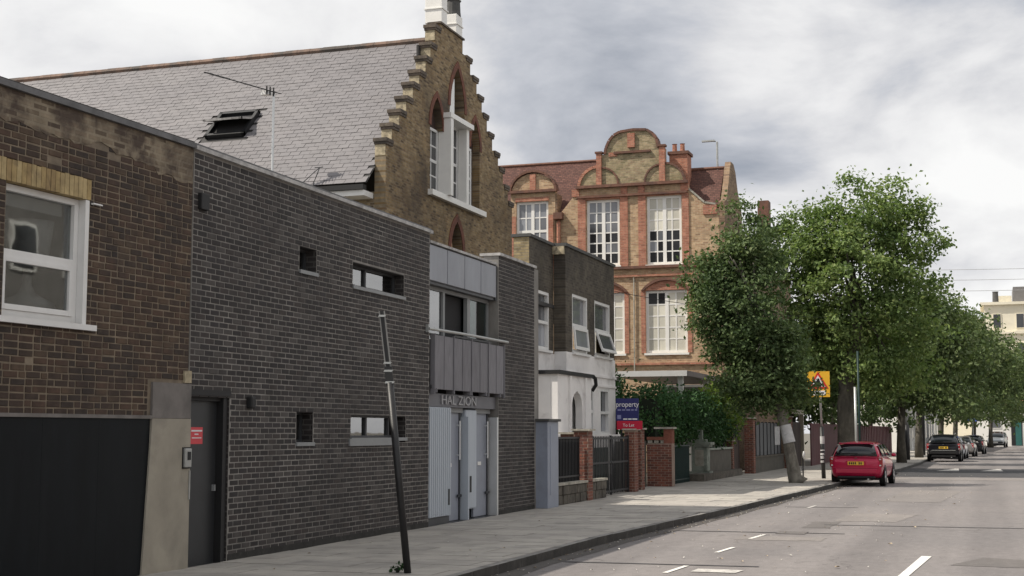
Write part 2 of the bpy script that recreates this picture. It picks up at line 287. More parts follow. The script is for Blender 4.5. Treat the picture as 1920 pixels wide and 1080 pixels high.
def asphalt(name, base, patchy=True):
    m = bpy.data.materials.new(name); nt, N, L, out, b = nodes_of(m); p = pos_vec(N, L)
    big = ramp(N, L, noise(N, L, p, 0.22, 5, 0.6, 0.5), [(0.3, (0.88, 0.88, 0.89)), (0.7, (1.08, 1.06, 1.05))])
    fine = ramp(N, L, noise(N, L, p, 55, 3, 0.7), [(0.25, (0.72,) * 3), (0.75, (1.26,) * 3)])
    streak = ramp(N, L, noise(N, L, pos_vec(N, L, (1.4, 0.05, 1)), 1.0, 4), [(0.35, (0.93,) * 3), (0.7, (1.05,) * 3)])
    c = mixc(N, L, 1.0, base, big, 'MULTIPLY'); c = mixc(N, L, 1.0, c, fine, 'MULTIPLY'); c = mixc(N, L, 1.0, c, streak, 'MULTIPLY')
    c = mixc(N, L, 1.0, c, ramp(N, L, noise(N, L, pos_vec(N, L, (1, 0.45, 1)), 7.0, 5, 0.75), [(0.3, (0.86,) * 3), (0.7, (1.14,) * 3)]), 'MULTIPLY')
    if patchy:
        sp = ramp(N, L, noise(N, L, p, 9, 2, 0.4), [(0.70, (0, 0, 0)), (0.76, (0.55,) * 3)])
        c = mixc(N, L, sp, c, tuple(v * 1.5 for v in base))
        dk = ramp(N, L, noise(N, L, pos_vec(N, L, (0.35, 1.2, 1)), 1.0, 5, 0.6, 0.6), [(0.60, (0, 0, 0)), (0.75, (0.5,) * 3)])
        c = mixc(N, L, dk, c, tuple(v * 0.62 for v in base))
    if patchy:
        vo = N('ShaderNodeTexVoronoi'); vo.feature = 'DISTANCE_TO_EDGE'; vo.inputs['Scale'].default_value = 0.42
        wob = N('ShaderNodeVectorMath'); wob.operation = 'ADD'; nz = N('ShaderNodeTexNoise'); nz.inputs['Scale'].default_value = 1.6; nz.inputs['Detail'].default_value = 6
        L(p, nz.inputs['Vector']); L(p, wob.inputs[0]); L(nz.outputs['Color'], wob.inputs[1]); L(wob.outputs[0], vo.inputs['Vector'])
        ck = ramp(N, L, vo.outputs['Distance'], [(0.0, (1, 1, 1)), (0.006, (0, 0, 0))])
        gate = ramp(N, L, noise(N, L, p, 0.35, 3), [(0.48, (0, 0, 0)), (0.60, (0.75,) * 3)])
        c = mixc(N, L, mixc(N, L, 1.0, ck, gate, 'MULTIPLY'), c, tuple(v * 0.35 for v in base))
        wv = N('ShaderNodeTexWave'); wv.wave_type = 'BANDS'; wv.bands_direction = 'X'; wv.inputs['Scale'].default_value = 0.19; wv.inputs['Distortion'].default_value = 1.2; wv.inputs['Detail'].default_value = 2
        L(pos_vec(N, L, (1, 0.06, 1)), wv.inputs['Vector'])
        c = mixc(N, L, 1.0, c, ramp(N, L, wv.outputs[0], [(0.2, (0.90, 0.90, 0.905)), (0.8, (1.05, 1.05, 1.05))]), 'MULTIPLY')
        oil = ramp(N, L, noise(N, L, pos_vec(N, L, (1.5, 0.6, 1)), 1.0, 4, 0.55), [(0.66, (0, 0, 0)), (0.74, (0.45,) * 3)])
        c = mixc(N, L, oil, c, tuple(v * 0.5 for v in base))
    L(c, b.inputs['Base Color']); b.inputs['Roughness'].default_value = 0.85; b.inputs['Specular IOR Level'].default_value = 0.3
    bn = N('ShaderNodeBump'); bn.inputs['Strength'].default_value = 0.35; bn.inputs['Distance'].default_value = 0.008
    L(noise(N, L, p, 90, 3), bn.inputs['Height']); L(bn.outputs[0], b.inputs['Normal'])
    return m
MT['asphalt'] = asphalt('asphalt_worn', (0.208, 0.194, 0.190))
MT['asphalt_dark'] = asphalt('asphalt_new', (0.060, 0.060, 0.064), False)
MT['asphalt_mid'] = asphalt('asphalt_patch_dark', (0.145, 0.135, 0.13), False)
MT['asphalt_pale'] = asphalt('asphalt_patch_pale', (0.225, 0.208, 0.198), False)
MT['gutter'] = asphalt('gutter_dirt', (0.085, 0.078, 0.073))
MT['paving'] = M('paving_slab', (0.3,) * 3, 0.88, 0.12, 2.5, pal=[(0.36, 0.336, 0.304), (0.385, 0.36, 0.325), (0.338, 0.316, 0.288), (0.405, 0.378, 0.34), (0.368, 0.342, 0.308)],
                 stain=[((0.21, 0.198, 0.185), 0.8, 0.5, 0.75, 0.6), ((0.15, 0.145, 0.14), 5, 0.62, 0.74, 0.7), ((0.10, 0.098, 0.095), 24, 0.70, 0.74, 0.8), ((0.17, 0.165, 0.155), 1.7, 0.52, 0.72, 0.55)], bump=0.2)
MT['paving_joint'] = M('paving_joint', (0.16, 0.15, 0.14), 0.95, 0.2, 4)
MT['kerb_face'] = M('kerb_dirty_face', (0.055, 0.052, 0.048), 0.9, 0.35, 4, stain=[((0.14, 0.13, 0.12), 3, 0.56, 0.75, 0.6)], bump=0.6, bscale=30)  # street side of the stones: its shade and grime both put into the colour
MT['kerbstone'] = M('kerbstone', (0.2,) * 3, 0.85, 0.2, 5, pal=[(0.23, 0.22, 0.21), (0.29, 0.28, 0.265), (0.25, 0.24, 0.225), (0.20, 0.19, 0.18)], stain=[((0.07, 0.066, 0.06), 2, 0.45, 0.7, 0.85)])
MT['road_paint'] = M('road_paint', (0.74, 0.72, 0.68), 0.7, 0.12, 8, stain=[((0.25, 0.23, 0.22), 14, 0.6, 0.72, 0.7)])
MT['road_paint_worn'] = M('road_paint_worn', (0.52, 0.50, 0.47), 0.8, 0.2, 10, stain=[((0.22, 0.20, 0.19), 9, 0.5, 0.68, 0.9)])
MT['ground'] = M('bare_ground', (0.14, 0.13, 0.11), 0.95, 0.2, 0.5)
MT['litter'] = M('litter', (0.55, 0.52, 0.46), 0.8, 0.2, 10, pal=[(0.62, 0.60, 0.55), (0.42, 0.34, 0.24), (0.25, 0.19, 0.12), (0.58, 0.55, 0.5)])
MT['post_black'] = M('post_black', (0.018, 0.018, 0.019), 0.45, 0.2, 5)
MT['post_edge'] = M('post_edge', (0.20, 0.20, 0.195), 0.5, 0.2, 8)
MT['galv'] = M('galvanised_steel', (0.42, 0.43, 0.42), 0.4, 0.12, 5, metal=0.5)
MT['fascia_grey'] = M('fascia_grey', (0.14, 0.14, 0.155), 0.5, 0.1, 3)
MT['galv_dull'] = M('dull_letters', (0.40, 0.40, 0.41), 0.6, 0.2, 12)
MT['sign_yellow'] = M('sign_yellow', (0.78, 0.44, 0.035), 0.45, 0.05, 3)
MT['sign_red'] = M('sign_red', (0.60, 0.035, 0.03), 0.45, 0.05, 3)
MT['notice_red'] = M('notice_red', (0.62, 0.06, 0.075), 0.45, 0.05, 3)
MT['sign_black'] = M('sign_black', (0.01, 0.01, 0.011), 0.5, 0.05, 3)
MT['board_navy'] = M('board_navy', (0.022, 0.024, 0.125), 0.45, 0.05, 3)
MT['board_red'] = M('board_red', (0.50, 0.012, 0.045), 0.45, 0.05, 3)
MT['print_white'] = M('print_white', (0.74, 0.74, 0.76), 0.5, 0.03, 3)
MT['print_blue'] = M('print_pale_blue', (0.22, 0.23, 0.42), 0.5, 0.03, 3)
MT['cream'] = M('cream_stucco', (0.74, 0.69, 0.56), 0.8, 0.07, 0.5, stain=[((0.6, 0.55, 0.43), 0.4, 0.5, 0.75, 0.5)])
MT['far_white'] = M('far_white', (0.72, 0.71, 0.68), 0.7, 0.05, 0.5)
MT['far_grey'] = M('far_grey', (0.42, 0.42, 0.42), 0.7, 0.05, 0.5)
MT['far_brick'] = M('far_brick', (0.42, 0.24, 0.14), 0.85, 0.2, 2)
MT['opp_grey'] = M('opposite_grey', (0.20, 0.19, 0.18), 0.9, 0.2, 2)
MT['opp_brick'] = M('opposite_brick', (0.14, 0.10, 0.07), 0.9, 0.2, 2)
MT['opp_brick2'] = M('opposite_red_brick', (0.16, 0.08, 0.055), 0.9, 0.2, 2)
MT['far_slate'] = M('far_slate', (0.16, 0.155, 0.155), 0.7, 0.1, 1)
MT['tyre'] = M('tyre', (0.014, 0.014, 0.014), 0.8, 0.1, 5)
MT['alloy'] = M('alloy', (0.50, 0.50, 0.51), 0.3, 0.05, 5, metal=0.7)
MT['lamp_red'] = M('lamp_red', (0.32, 0.012, 0.016), 0.12, 0.05, 5, spec=0.6, coat=0.6)
MT['lamp_clear'] = M('lamp_clear', (0.65, 0.65, 0.66), 0.1, 0.05, 5, spec=0.7)
MT['plate_yellow'] = M('plate_yellow', (0.78, 0.50, 0.06), 0.45, 0.03, 5)
MT['plate_white'] = M('plate_white', (0.75, 0.75, 0.73), 0.45, 0.03, 5)
MT['car_glass'] = M('car_glass', (0.012, 0.015, 0.018), 0.04, 0.1, 2, spec=0.7, bump=0)
MT['plastic_black'] = M('plastic_black', (0.016, 0.016, 0.017), 0.6, 0.1, 5)
def car_paint(n, c, metal=0.15): return M('car_paint_' + n, c, 0.28, 0.04, 2, metal=metal, spec=0.35, coat=0.55, bump=0)

# ------------------------------------------------------------------ object helpers
def link(name, me, mat, parent=None, smooth=False):
    o = bpy.data.objects.new(name, me); COL.objects.link(o)
    if mat is not None and len(me.materials) == 0: me.materials.append(mat)
    if parent: o.parent = parent
    if smooth:
        for p in me.polygons: p.use_smooth = True
    return o

def root(name, label, cat, loc=(0, 0, 0), rz=0.0, group=None):
    o = bpy.data.objects.new(name, None); COL.objects.link(o); o.empty_display_size = 0.2
    o.location = loc; o.rotation_euler = (0, 0, rz); o['label'] = label; o['category'] = cat
    if group: o['group'] = group
    return o

def tag(o, label, cat, group=None):
    o['label'] = label; o['category'] = cat
    if group: o['group'] = group
    return o

def structure(o): o['kind'] = 'structure'; return o
def stuff(o): o['kind'] = 'stuff'; return o

class MB:
    """collects faces; ax 'X' = wall facing +X (a=y, b=z, c=out), 'Y' = wall facing -Y (a=x, b=z, c=out), None = plain xyz"""
    def __init__(s, ax=None): s.v = []; s.f = []; s.ax = ax
    def m(s, a, b, c):
        if s.ax == 'X': return (c, a, b)
        if s.ax == 'Y': return (a, -c, b)
        return (a, b, c)
    def face(s, pts):
        n = len(s.v); s.v += [s.m(*p) for p in pts]; s.f.append(tuple(range(n, n + len(pts))))
    def box(s, a0, a1, b0, b1, c0, c1):
        n = len(s.v)
        s.v += [s.m(a, b, c) for a, b, c in ((a0, b0, c0), (a1, b0, c0), (a1, b1, c0), (a0, b1, c0), (a0, b0, c1), (a1, b0, c1), (a1, b1, c1), (a0, b1, c1))]
        F = [(0, 3, 2, 1), (4, 5, 6, 7), (0, 1, 5, 4), (1, 2, 6, 5), (2, 3, 7, 6), (3, 0, 4, 7)]
        if s.ax is None or s.ax == 'X' or s.ax == 'Y':
            s.f += [tuple(n + i for i in q) for q in F]
        return s
    def prism(s, poly, c0, c1, holes=()):
        loops = [list(poly)] + [list(h) for h in holes]
        tri = tessellate_polygon([[Vector((p[0], p[1], 0)) for p in l] for l in loops])
        flat = [p for l in loops for p in l]
        n = len(s.v)
        s.v += [s.m(p[0], p[1], c1) for p in flat]; s.v += [s.m(p[0], p[1], c0) for p in flat]
        k = len(flat)
        for t in tri:
            s.f.append((n + t[0], n + t[1], n + t[2])); s.f.append((n + k + t[2], n + k + t[1], n + k + t[0]))
        st = 0
        for l in loops:
            for i in range(len(l)):
                a, b = st + i, st + (i + 1) % len(l)
                s.f.append((n + a, n + b, n + k + b, n + k + a))
            st += len(l)
        return s
    def tube(s, pts, r, seg=8, cap=True):
        pts = [Vector(p) for p in pts]; n0 = len(s.v); rs = r if isinstance(r, (list, tuple)) else [r] * len(pts)
        for i, p in enumerate(pts):
            d = (pts[min(i + 1, len(pts) - 1)] - pts[max(i - 1, 0)]).normalized()
            u = d.orthogonal().normalized() if abs(d.z) > 0.99 else Vector((0, 0, 1)).cross(d).normalized()
            w = d.cross(u)
            for k in range(seg):
                t = 2 * pi * k / seg; q = p + (u * cos(t) + w * sin(t)) * rs[i]; s.v.append(tuple(q))
        for i in range(len(pts) - 1):
            for k in range(seg):
                a = n0 + i * seg + k; b = n0 + i * seg + (k + 1) % seg
                s.f.append((a, b, b + seg, a + seg))
        if cap:
            s.f.append(tuple(n0 + k for k in range(seg))[::-1]); e = n0 + (len(pts) - 1) * seg
            s.f.append(tuple(e + k for k in range(seg)))
        return s
    def lathe(s, prof, cx=0, cy=0, cz=0, seg=20, axis='Z'):
        n = len(s.v)
        for r, h in prof:
            for k in range(seg):
                t = 2 * pi * k / seg
                s.v.append((cx + r * cos(t), cy + r * sin(t), cz + h) if axis == 'Z' else (cx + h, cy + r * cos(t), cz + r * sin(t)))
        for i in range(len(prof) - 1):
            for k in range(seg):
                a = n + i * seg + k; b = n + i * seg + (k + 1) % seg
                s.f.append((a, b, b + seg, a + seg))
        s.f.append(tuple(n + k for k in range(seg))[::-1]); e = n + (len(prof) - 1) * seg; s.f.append(tuple(e + k for k in range(seg)))
        return s
    def mesh(s, name):
        me = bpy.data.meshes.new(name); me.from_pydata(s.v, [], s.f); me.validate(); me.update(); return me
    def build(s, name, mat, parent=None, smooth=False, bevel=0.0):
        me = s.mesh(name)
        import bmesh
        bm = bmesh.new(); bm.from_mesh(me); bmesh.ops.recalc_face_normals(bm, faces=bm.faces); bm.to_mesh(me); bm.free()
        o = link(name, me, mat, parent, smooth)
        if bevel:
            md = o.modifiers.new('bevel', 'BEVEL'); md.width = bevel; md.segments = 2; md.limit_method = 'ANGLE'
        return o

def box_obj(name, ax, d, mat, parent, bevel=0.0): return MB(ax).box(*d).build(name, mat, parent, bevel=bevel)

def split_rect(a0, a1, b0, b1, holes):
    """rectangles left of a wall when openings are cut out"""
    A = sorted({a0, a1, *[h[0] for h in holes], *[h[1] for h in holes]}); A = [x for x in A if a0 <= x <= a1]
    out = []
    for i in range(len(A) - 1):
        m = (A[i] + A[i + 1]) / 2
        hs = sorted([(h[2], h[3]) for h in holes if h[0] < m < h[1]])
        z = b0
        for h0, h1 in hs:
            if h0 > z: out.append((A[i], A[i + 1], z, h0))
            z = max(z, h1)
        if z < b1: out.append((A[i], A[i + 1], z, b1))
    return out

BRICK_MESH = {}
def brick_mesh(ax, l, h, d, mat):
    l = round(l, 3); h = round(h, 3); key = (ax, l, h, d, mat.name)
    if key not in BRICK_MESH:
        b = MB(ax); e = 0.004
        p = [(-l/2, -h/2), (l/2, -h/2), (l/2, h/2), (-l/2, h/2)]
        q = [(-l/2+e, -h/2+e), (l/2-e, -h/2+e), (l/2-e, h/2-e), (-l/2+e, h/2-e)]
        n = 0
        b.v = [b.m(x, z, 0) for x, z in p] + [b.m(x, z, d) for x, z in q]
        b.f = [(4, 5, 6, 7), (0, 1, 5, 4), (1, 2, 6, 5), (2, 3, 7, 6), (3, 0, 4, 7)]
        if ax == 'Y': b.f = [f for f in b.f]
        me = b.mesh('brick'); me.materials.append(mat)
        import bmesh
        bm = bmesh.new(); bm.from_mesh(me)
        for f in bm.faces: f.normal_update()
        top = bm.faces[:] and bm.faces
        bm.to_mesh(me); bm.free()
        BRICK_MESH[key] = me
    return BRICK_MESH[key]

def brickwork(parent, ax, a0, a1, b0, b1, c, mat, holes=(), limit=300, bl=0.225, ch=0.075, joint=0.0125, proud=0.007, bond='stretcher', name='brick', seed=1, near=None, skip=None, jit=0.0015, kids=True):
    """real bricks standing proud of the mortar face; the ones nearest to the street view are parts, the rest one joined part"""
    R = random.Random(seed); items = []
    rows = int(round((b1 - b0) / ch))
    for r in range(rows):
        z = b0 + (r + 0.5) * ch
        if z + ch * 0.5 > b1 + 0.02: break
        x = a0 - (0 if r % 2 == 0 else bl / 2); k = r
        while x < a1 - 0.02:
            if bond == 'stretcher': l = bl
            else:
                l = bl if (k % 2 == 0) else bl / 2 + 0.002
                if R.random() < 0.35: l = bl
            k += 1
            s0, s1 = max(x, a0), min(x + l, a1); x += l
            segs = [(s0, s1)]
            for h in holes:
                if h[2] < z < h[3]:
                    ns = []
                    for (u, v) in segs:
                        if v <= h[0] or u >= h[1]: ns.append((u, v)); continue
                        if u < h[0]: ns.append((u, h[0]))
                        if v > h[1]: ns.append((h[1], v))
                    segs = ns
            for (u, v) in segs:
                if v - u < 0.04: continue
                if skip and skip((u + v) / 2, z, R): continue
                items.append((u, v, z))
    if near is None: near = a0
    items.sort(key=lambda t: abs((t[0] + t[1]) / 2 - near) + 0.25 * abs(t[2] - 1.8))
    rest = MB(ax)
    for i, (u, v, z) in enumerate(items):
        l = v - u - joint * 1.6; h = ch - joint; dz = R.uniform(-jit, jit); dc = R.uniform(-0.0025, 0.0015)
        if kids and i < limit:
            o = bpy.data.objects.new(name, brick_mesh(ax, l, h, proud, mat)); COL.objects.link(o); o.parent = parent
            t = MB(ax); o.location = t.m((u + v) / 2, z + dz, c + dc)
            o.rotation_euler = (0, 0, 0)
        else:
            n = len(rest.v); e = 0.004; m = (u + v) / 2; zz = z + dz
            p = [(-l/2, -h/2), (l/2, -h/2), (l/2, h/2), (-l/2, h/2)]; q = [(-l/2+e, -h/2+e), (l/2-e, -h/2+e), (l/2-e, h/2-e), (-l/2+e, h/2-e)]
            rest.v += [rest.m(m + x, zz + y, c + dc) for x, y in p] + [rest.m(m + x, zz + y, c + dc + proud) for x, y in q]
            rest.f += [tuple(n + i for i in f) for f in ((4, 5, 6, 7), (0, 1, 5, 4), (1, 2, 6, 5), (2, 3, 7, 6), (3, 0, 4, 7))]
    if rest.v:
        me = rest.mesh('brickwork'); o = link('brickwork', me, mat, parent); stuff(o)

def wall(parent, ax, a0, a1, b0, b1, c, th, mat, holes=(), name='wall'):
    b = MB(ax)
    for (p, q, r, s) in split_rect(a0, a1, b0, b1, holes): b.box(p, q, r, s, c - th, c)
    import bmesh
    me = b.mesh(name); bm = bmesh.new(); bm.from_mesh(me)
    bmesh.ops.remove_doubles(bm, verts=bm.verts, dist=0.0005)
    # drop inner double faces between neighbouring boxes
    seen = {}
    for f in list(bm.faces):
        key = tuple(sorted(v.index for v in f.verts)); seen.setdefault(key, []).append(f)
    bmesh.ops.delete(bm, geom=[f for fs in seen.values() if len(fs) > 1 for f in fs], context='FACES_ONLY')
    bmesh.ops.recalc_face_normals(bm, faces=bm.faces); bm.to_mesh(me); bm.free()
    return link(name, me, mat, parent)

PANE = {}
def pane(ax, a0, a1, b0, b1, c, mat, parent, name='pane'):
    key = (ax, round(a1 - a0, 3), round(b1 - b0, 3), mat.name)
    if key not in PANE:
        w, h = (a1 - a0) / 2, (b1 - b0) / 2
        t = MB(ax).box(-w, w, -h, h, -0.006, 0.0); me = t.mesh('pane'); me.materials.append(mat); PANE[key] = me
    o = bpy.data.objects.new(name, PANE[key]); COL.objects.link(o); o.parent = parent
    o.location = MB(ax).m((a0 + a1) / 2, (b0 + b1) / 2, c); return o

def grid_window(parent, ax, a0, a1, b0, b1, c, mat_f, frame, xs, ys, bar, mats, depth=0.07, name='window', transom=None, mullion=None):
    """a framed window: xs, ys give the fractions of the glazing bars; each pane is a child of the frame"""
    f = MB(ax)
    f.box(a0, a1, b0, b0 + frame, c - depth, c); f.box(a0, a1, b1 - frame, b1, c - depth, c)
    f.box(a0, a0 + frame, b0 + frame, b1 - frame, c - depth, c); f.box(a1 - frame, a1, b0 + frame, b1 - frame, c - depth, c)
    A0, A1, B0, B1 = a0 + frame, a1 - frame, b0 + frame, b1 - frame
    X = [A0] + [A0 + (A1 - A0) * t for t in xs] + [A1]; Y = [B0] + [B0 + (B1 - B0) * t for t in ys] + [B1]
    wx = [0] + [mullion if (mullion and abs(t - 0.5) < 1e-6) else bar for t in xs] + [0]
    wy = [0] + [(transom[1] if (transom and i == transom[0]) else bar) for i, t in enumerate(ys)] + [0]
    for i in range(1, len(X) - 1): f.box(X[i] - wx[i] / 2, X[i] + wx[i] / 2, B0, B1, c - depth + 0.01, c - (0.006 if wx[i] > bar else 0.02))
    for j in range(1, len(Y) - 1): f.box(A0, A1, Y[j] - wy[j] / 2, Y[j] + wy[j] / 2, c - depth + 0.012, c - (0.009 if wy[j] > bar else 0.023))
    fo = f.build(name, mat_f, parent)
    for i in range(len(X) - 1):
        for j in range(len(Y) - 1):
            mt = mats(i, j) if callable(mats) else mats
            pane(ax, X[i] + wx[i] / 2, X[i + 1] - wx[i + 1] / 2, Y[j] + wy[j] / 2, Y[j + 1] - wy[j + 1] / 2, c - 0.035, mt, fo)
    return fo

def arch_pts(cx, half, zs, rise, n=8, pointed=True):
    """outline of an arch head from right springing over the top to left springing"""
    out = []
    if pointed:
        R = (half * half + rise * rise) / (2 * half)      # two arcs meeting at the apex
        for i in range(n + 1):
            z = rise * i / n; x = sqrt(max(0, R * R - z * z)) - (R - half); out.append((cx + x, zs + z))
        for i in range(n - 1, -1, -1):
            z = rise * i / n; x = sqrt(max(0, R * R - z * z)) - (R - half); out.append((cx - x, zs + z))
    else:
        R = (half * half + rise * rise) / (2 * rise); t0 = math.asin(min(1, half / R))
        for i in range(2 * n + 1):
            t = t0 - 2 * t0 * i / (2 * n); out.append((cx + R * sin(t), zs + rise - R + R * cos(t)))
    return out

def arch_band(mb, cx, half, zs, rise, w, c0, c1, n=8, pointed=True, legs=0.0):
    inner = arch_pts(cx, half, zs, rise, n, pointed); outer = arch_pts(cx, half + w, zs, rise + w * (1.15 if pointed else 1), n, pointed)
    if legs: inner = [(cx + half, zs - legs)] + inner + [(cx - half, zs - legs)]; outer = [(cx + half + w, zs - legs)] + outer + [(cx - half - w, zs - legs)]
    for i in range(len(inner) - 1):
        mb.prism([inner[i], outer[i], outer[i + 1], inner[i + 1]], c0, c1)
    return mb

def text(body, name, size, mat, parent, loc, rot, ext=0.004, sx=1.0):
    cu = bpy.data.curves.new(name, 'FONT'); cu.body = body; cu.size = size; cu.extrude = ext; cu.align_x = 'CENTER'; cu.align_y = 'CENTER'
    cu.materials.append(mat)
    tmp = bpy.data.objects.new(name, cu); COL.objects.link(tmp); bpy.context.view_layer.update()
    me = bpy.data.meshes.new_from_object(tmp.evaluated_get(bpy.context.evaluated_depsgraph_get()))
    bpy.data.objects.remove(tmp); bpy.data.curves.remove(cu); me.materials.clear(); me.materials.append(mat)
    o = bpy.data.objects.new(name, me); COL.objects.link(o); o.parent = parent; o.location = loc; o.rotation_euler = rot; o.scale = (sx, 1, 1); o['kind'] = 'stuff'
    return o
RX = (pi / 2, 0, pi / 2)     # reads on a wall facing +X
RY = (pi / 2, 0, 0)          # reads on a wall facing -Y

WORLD_ROOTS = []
def rootw(name, label, cat, loc, group=None):
    """a thing whose parts are modelled in street coordinates; its Empty stands at the thing's base"""
    o = root(name, label, cat, loc, 0.0, group); WORLD_ROOTS.append(o); return o

# ------------------------------------------------------------------ the setting: ground, road, pavement, kerb
KP = [(-5.85, 4), (-5.83, 15.4), (-5.83, 21.4), (-5.40, 29.4), (-4.80, 42.9), (-3.75, 65), (-3.45, 79), (-3.50, 88), (-3.25, 98), (-2.5, 114), (-1.9, 129), (-0.1, 170), (5.0, 230)]
def kx(y):
    for (x0, y0), (x1, y1) in zip(KP, KP[1:]):
        if y <= y1: return x0 + (x1 - x0) * (y - y0) / (y1 - y0)
    return KP[-1][0]
PZ = 0.12
def sheet(name, rows, z, mat, kind='structure'):
    b = MB()
    for (l0, r0, y0), (l1, r1, y1) in zip(rows, rows[1:]): b.face([(l0, y0, z), (r0, y0, z), (r1, y1, z), (l1, y1, z)])
    o = b.build(name, mat); o['kind'] = kind; return o
ys = [-40, 4] + [k[1] for k in KP[1:]] + [700]
structure(MB().box(-900, 900, -300, 1600, -0.9, -0.05).build('ground', MT['ground']))
road = sheet('road', [(kx(y) + 0.0, kx(y) + 9.2, y) for y in ys], 0.0, MT['asphalt'])
def road_patch(name, pts, z, mat):
    if name == 'patch':                                  # cut edges are never quite straight
        q = []; R_ = random.Random(len(pts) + int(pts[0][1] * 10))
        for (x0, y0), (x1, y1) in zip(pts, pts[1:] + pts[:1]):
            for k in range(6): t = k / 6; q.append((x0 + (x1 - x0) * t + R_.uniform(-.025, .025), y0 + (y1 - y0) * t + R_.uniform(-.05, .05)))
        pts = q
    b = MB(); b.face([(x, y, z) for x, y in pts]); return b.build(name, mat, road)
# dark channel along the kerb: dirt plus the parapet's shade in its colour
b = MB()
yy = [4 + i * 2.0 for i in range(30)]
for y0, y1 in zip(yy, yy[1:]):
    w0 = 0.30 + 0.06 * sin(y0 * 1.7); w1 = 0.30 + 0.06 * sin(y1 * 1.7)
    b.face([(kx(y0), y0, 0.004), (kx(y0) + w0, y0, 0.004), (kx(y1) + w1, y1, 0.004), (kx(y1), y1, 0.004)])
b.build('gutter', MT['gutter'], road)
road_patch('patch', [(-2.95, 28.5), (-1.75, 28.5), (-1.45, 31.2), (-2.80, 31.2)], 0.004, MT['asphalt_pale'])
road_patch('patch', [(-2.65, 36.8), (-1.15, 36.8), (-0.75, 44.3), (-2.35, 44.3)], 0.004, MT['asphalt_pale'])
road_patch('patch', [(-4.0, 23.0), (-2.6, 23.2), (-2.6, 24.0), (-4.0, 23.9)], 0.004, MT['asphalt_pale'])
road_patch('patch', [(-3.3, 26.3), (-2.8, 26.3), (-2.8, 28.2), (-3.3, 28.2)], 0.004, MT['asphalt_mid'])
road_patch('hump', [(kx(57.5) + 0.02, 57.5), (kx(57.5) + 9.1, 57.5), (kx(71) + 9.1, 71), (kx(71) + 0.02, 71)], 0.004, MT['asphalt_dark'])
road_patch('pale_strip', [(kx(53.8) + 0.02, 53.8), (kx(53.8) + 5.5, 54.0), (kx(56.5) + 5.5, 56.5), (kx(56.5) + 0.02, 56.2)], 0.004, MT['asphalt_pale'])
road_patch('patch', [(-0.5, 19.6), (0.55, 19.5), (0.7, 20.6), (-0.1, 20.9)], 0.004, MT['asphalt_mid'])
for (x0, x1, y_) in ((kx(18.4) + 0.3, -2.9, 18.35), (kx(24.6) + 0.3, -2.4, 24.75), (-4.6, -2.9, 33.4), (-3.0, 1.2, 27.2)):
    road_patch('tar_seam', [(x0, y_), (x1, y_ + 0.15), (x1, y_ + 0.24), (x0, y_ + 0.10)], 0.006, MT['asphalt_dark'])
# painted markings
road_patch('centre_line', [(-1.19, 16.0), (-1.08, 16.0), (-0.80, 20.85), (-0.94, 20.85)], 0.008, MT['road_paint'])
road_patch('centre_line', [(-0.55, 26.5), (-0.43, 26.5), (-0.16, 31.0), (-0.29, 31.0)], 0.008, MT['road_paint_worn']) if False else None
for (x0, y0, x1, y1) in ((-3.93, 17.35, -3.86, 18.35), (-3.86, 20.5, -3.78, 21.5), (-3.82, 23.3, -3.73, 24.3)):
    road_patch('bay_line', [(x0, y0), (x0 + 0.07, y0), (x1 + 0.07, y1), (x1, y1)], 0.008, MT['road_paint'])
road_patch('bay_line', [(-3.62, 17.6), (-3.05, 17.6), (-3.0, 18.0), (-3.6, 18.0)], 0.008, MT['road_paint_worn'])
for cxm in (-1.75, 0.15):
    road_patch('hump_triangle', [(cxm - 0.5, 66.5), (cxm + 0.5, 66.5), (cxm + 0.42, 70.5), (cxm + 0.25, 70.5)], 0.008, MT['road_paint_worn'])
road_patch('centre_line', [(2.0, 66.0), (2.15, 66.0), (2.6, 75.0), (2.45, 75.0)], 0.008, MT['road_paint'])
b = MB().lathe([(0.10, 0.004), (0.10, 0.010), (0.085, 0.010)], 0.95, 22.8, 0, 12); b.build('stopcock_cover', MT['iron_black'], road)
b = MB().box(-3.55, -3.05, 24.6, 25.2, 0.004, 0.010); b.build('drain_cover', MT['asphalt_mid'], road)
road_patch('bay_line', [(-4.05, 33.0), (-3.98, 33.0), (-3.92, 34.2), (-3.99, 34.2)], 0.008, MT['road_paint_worn'])

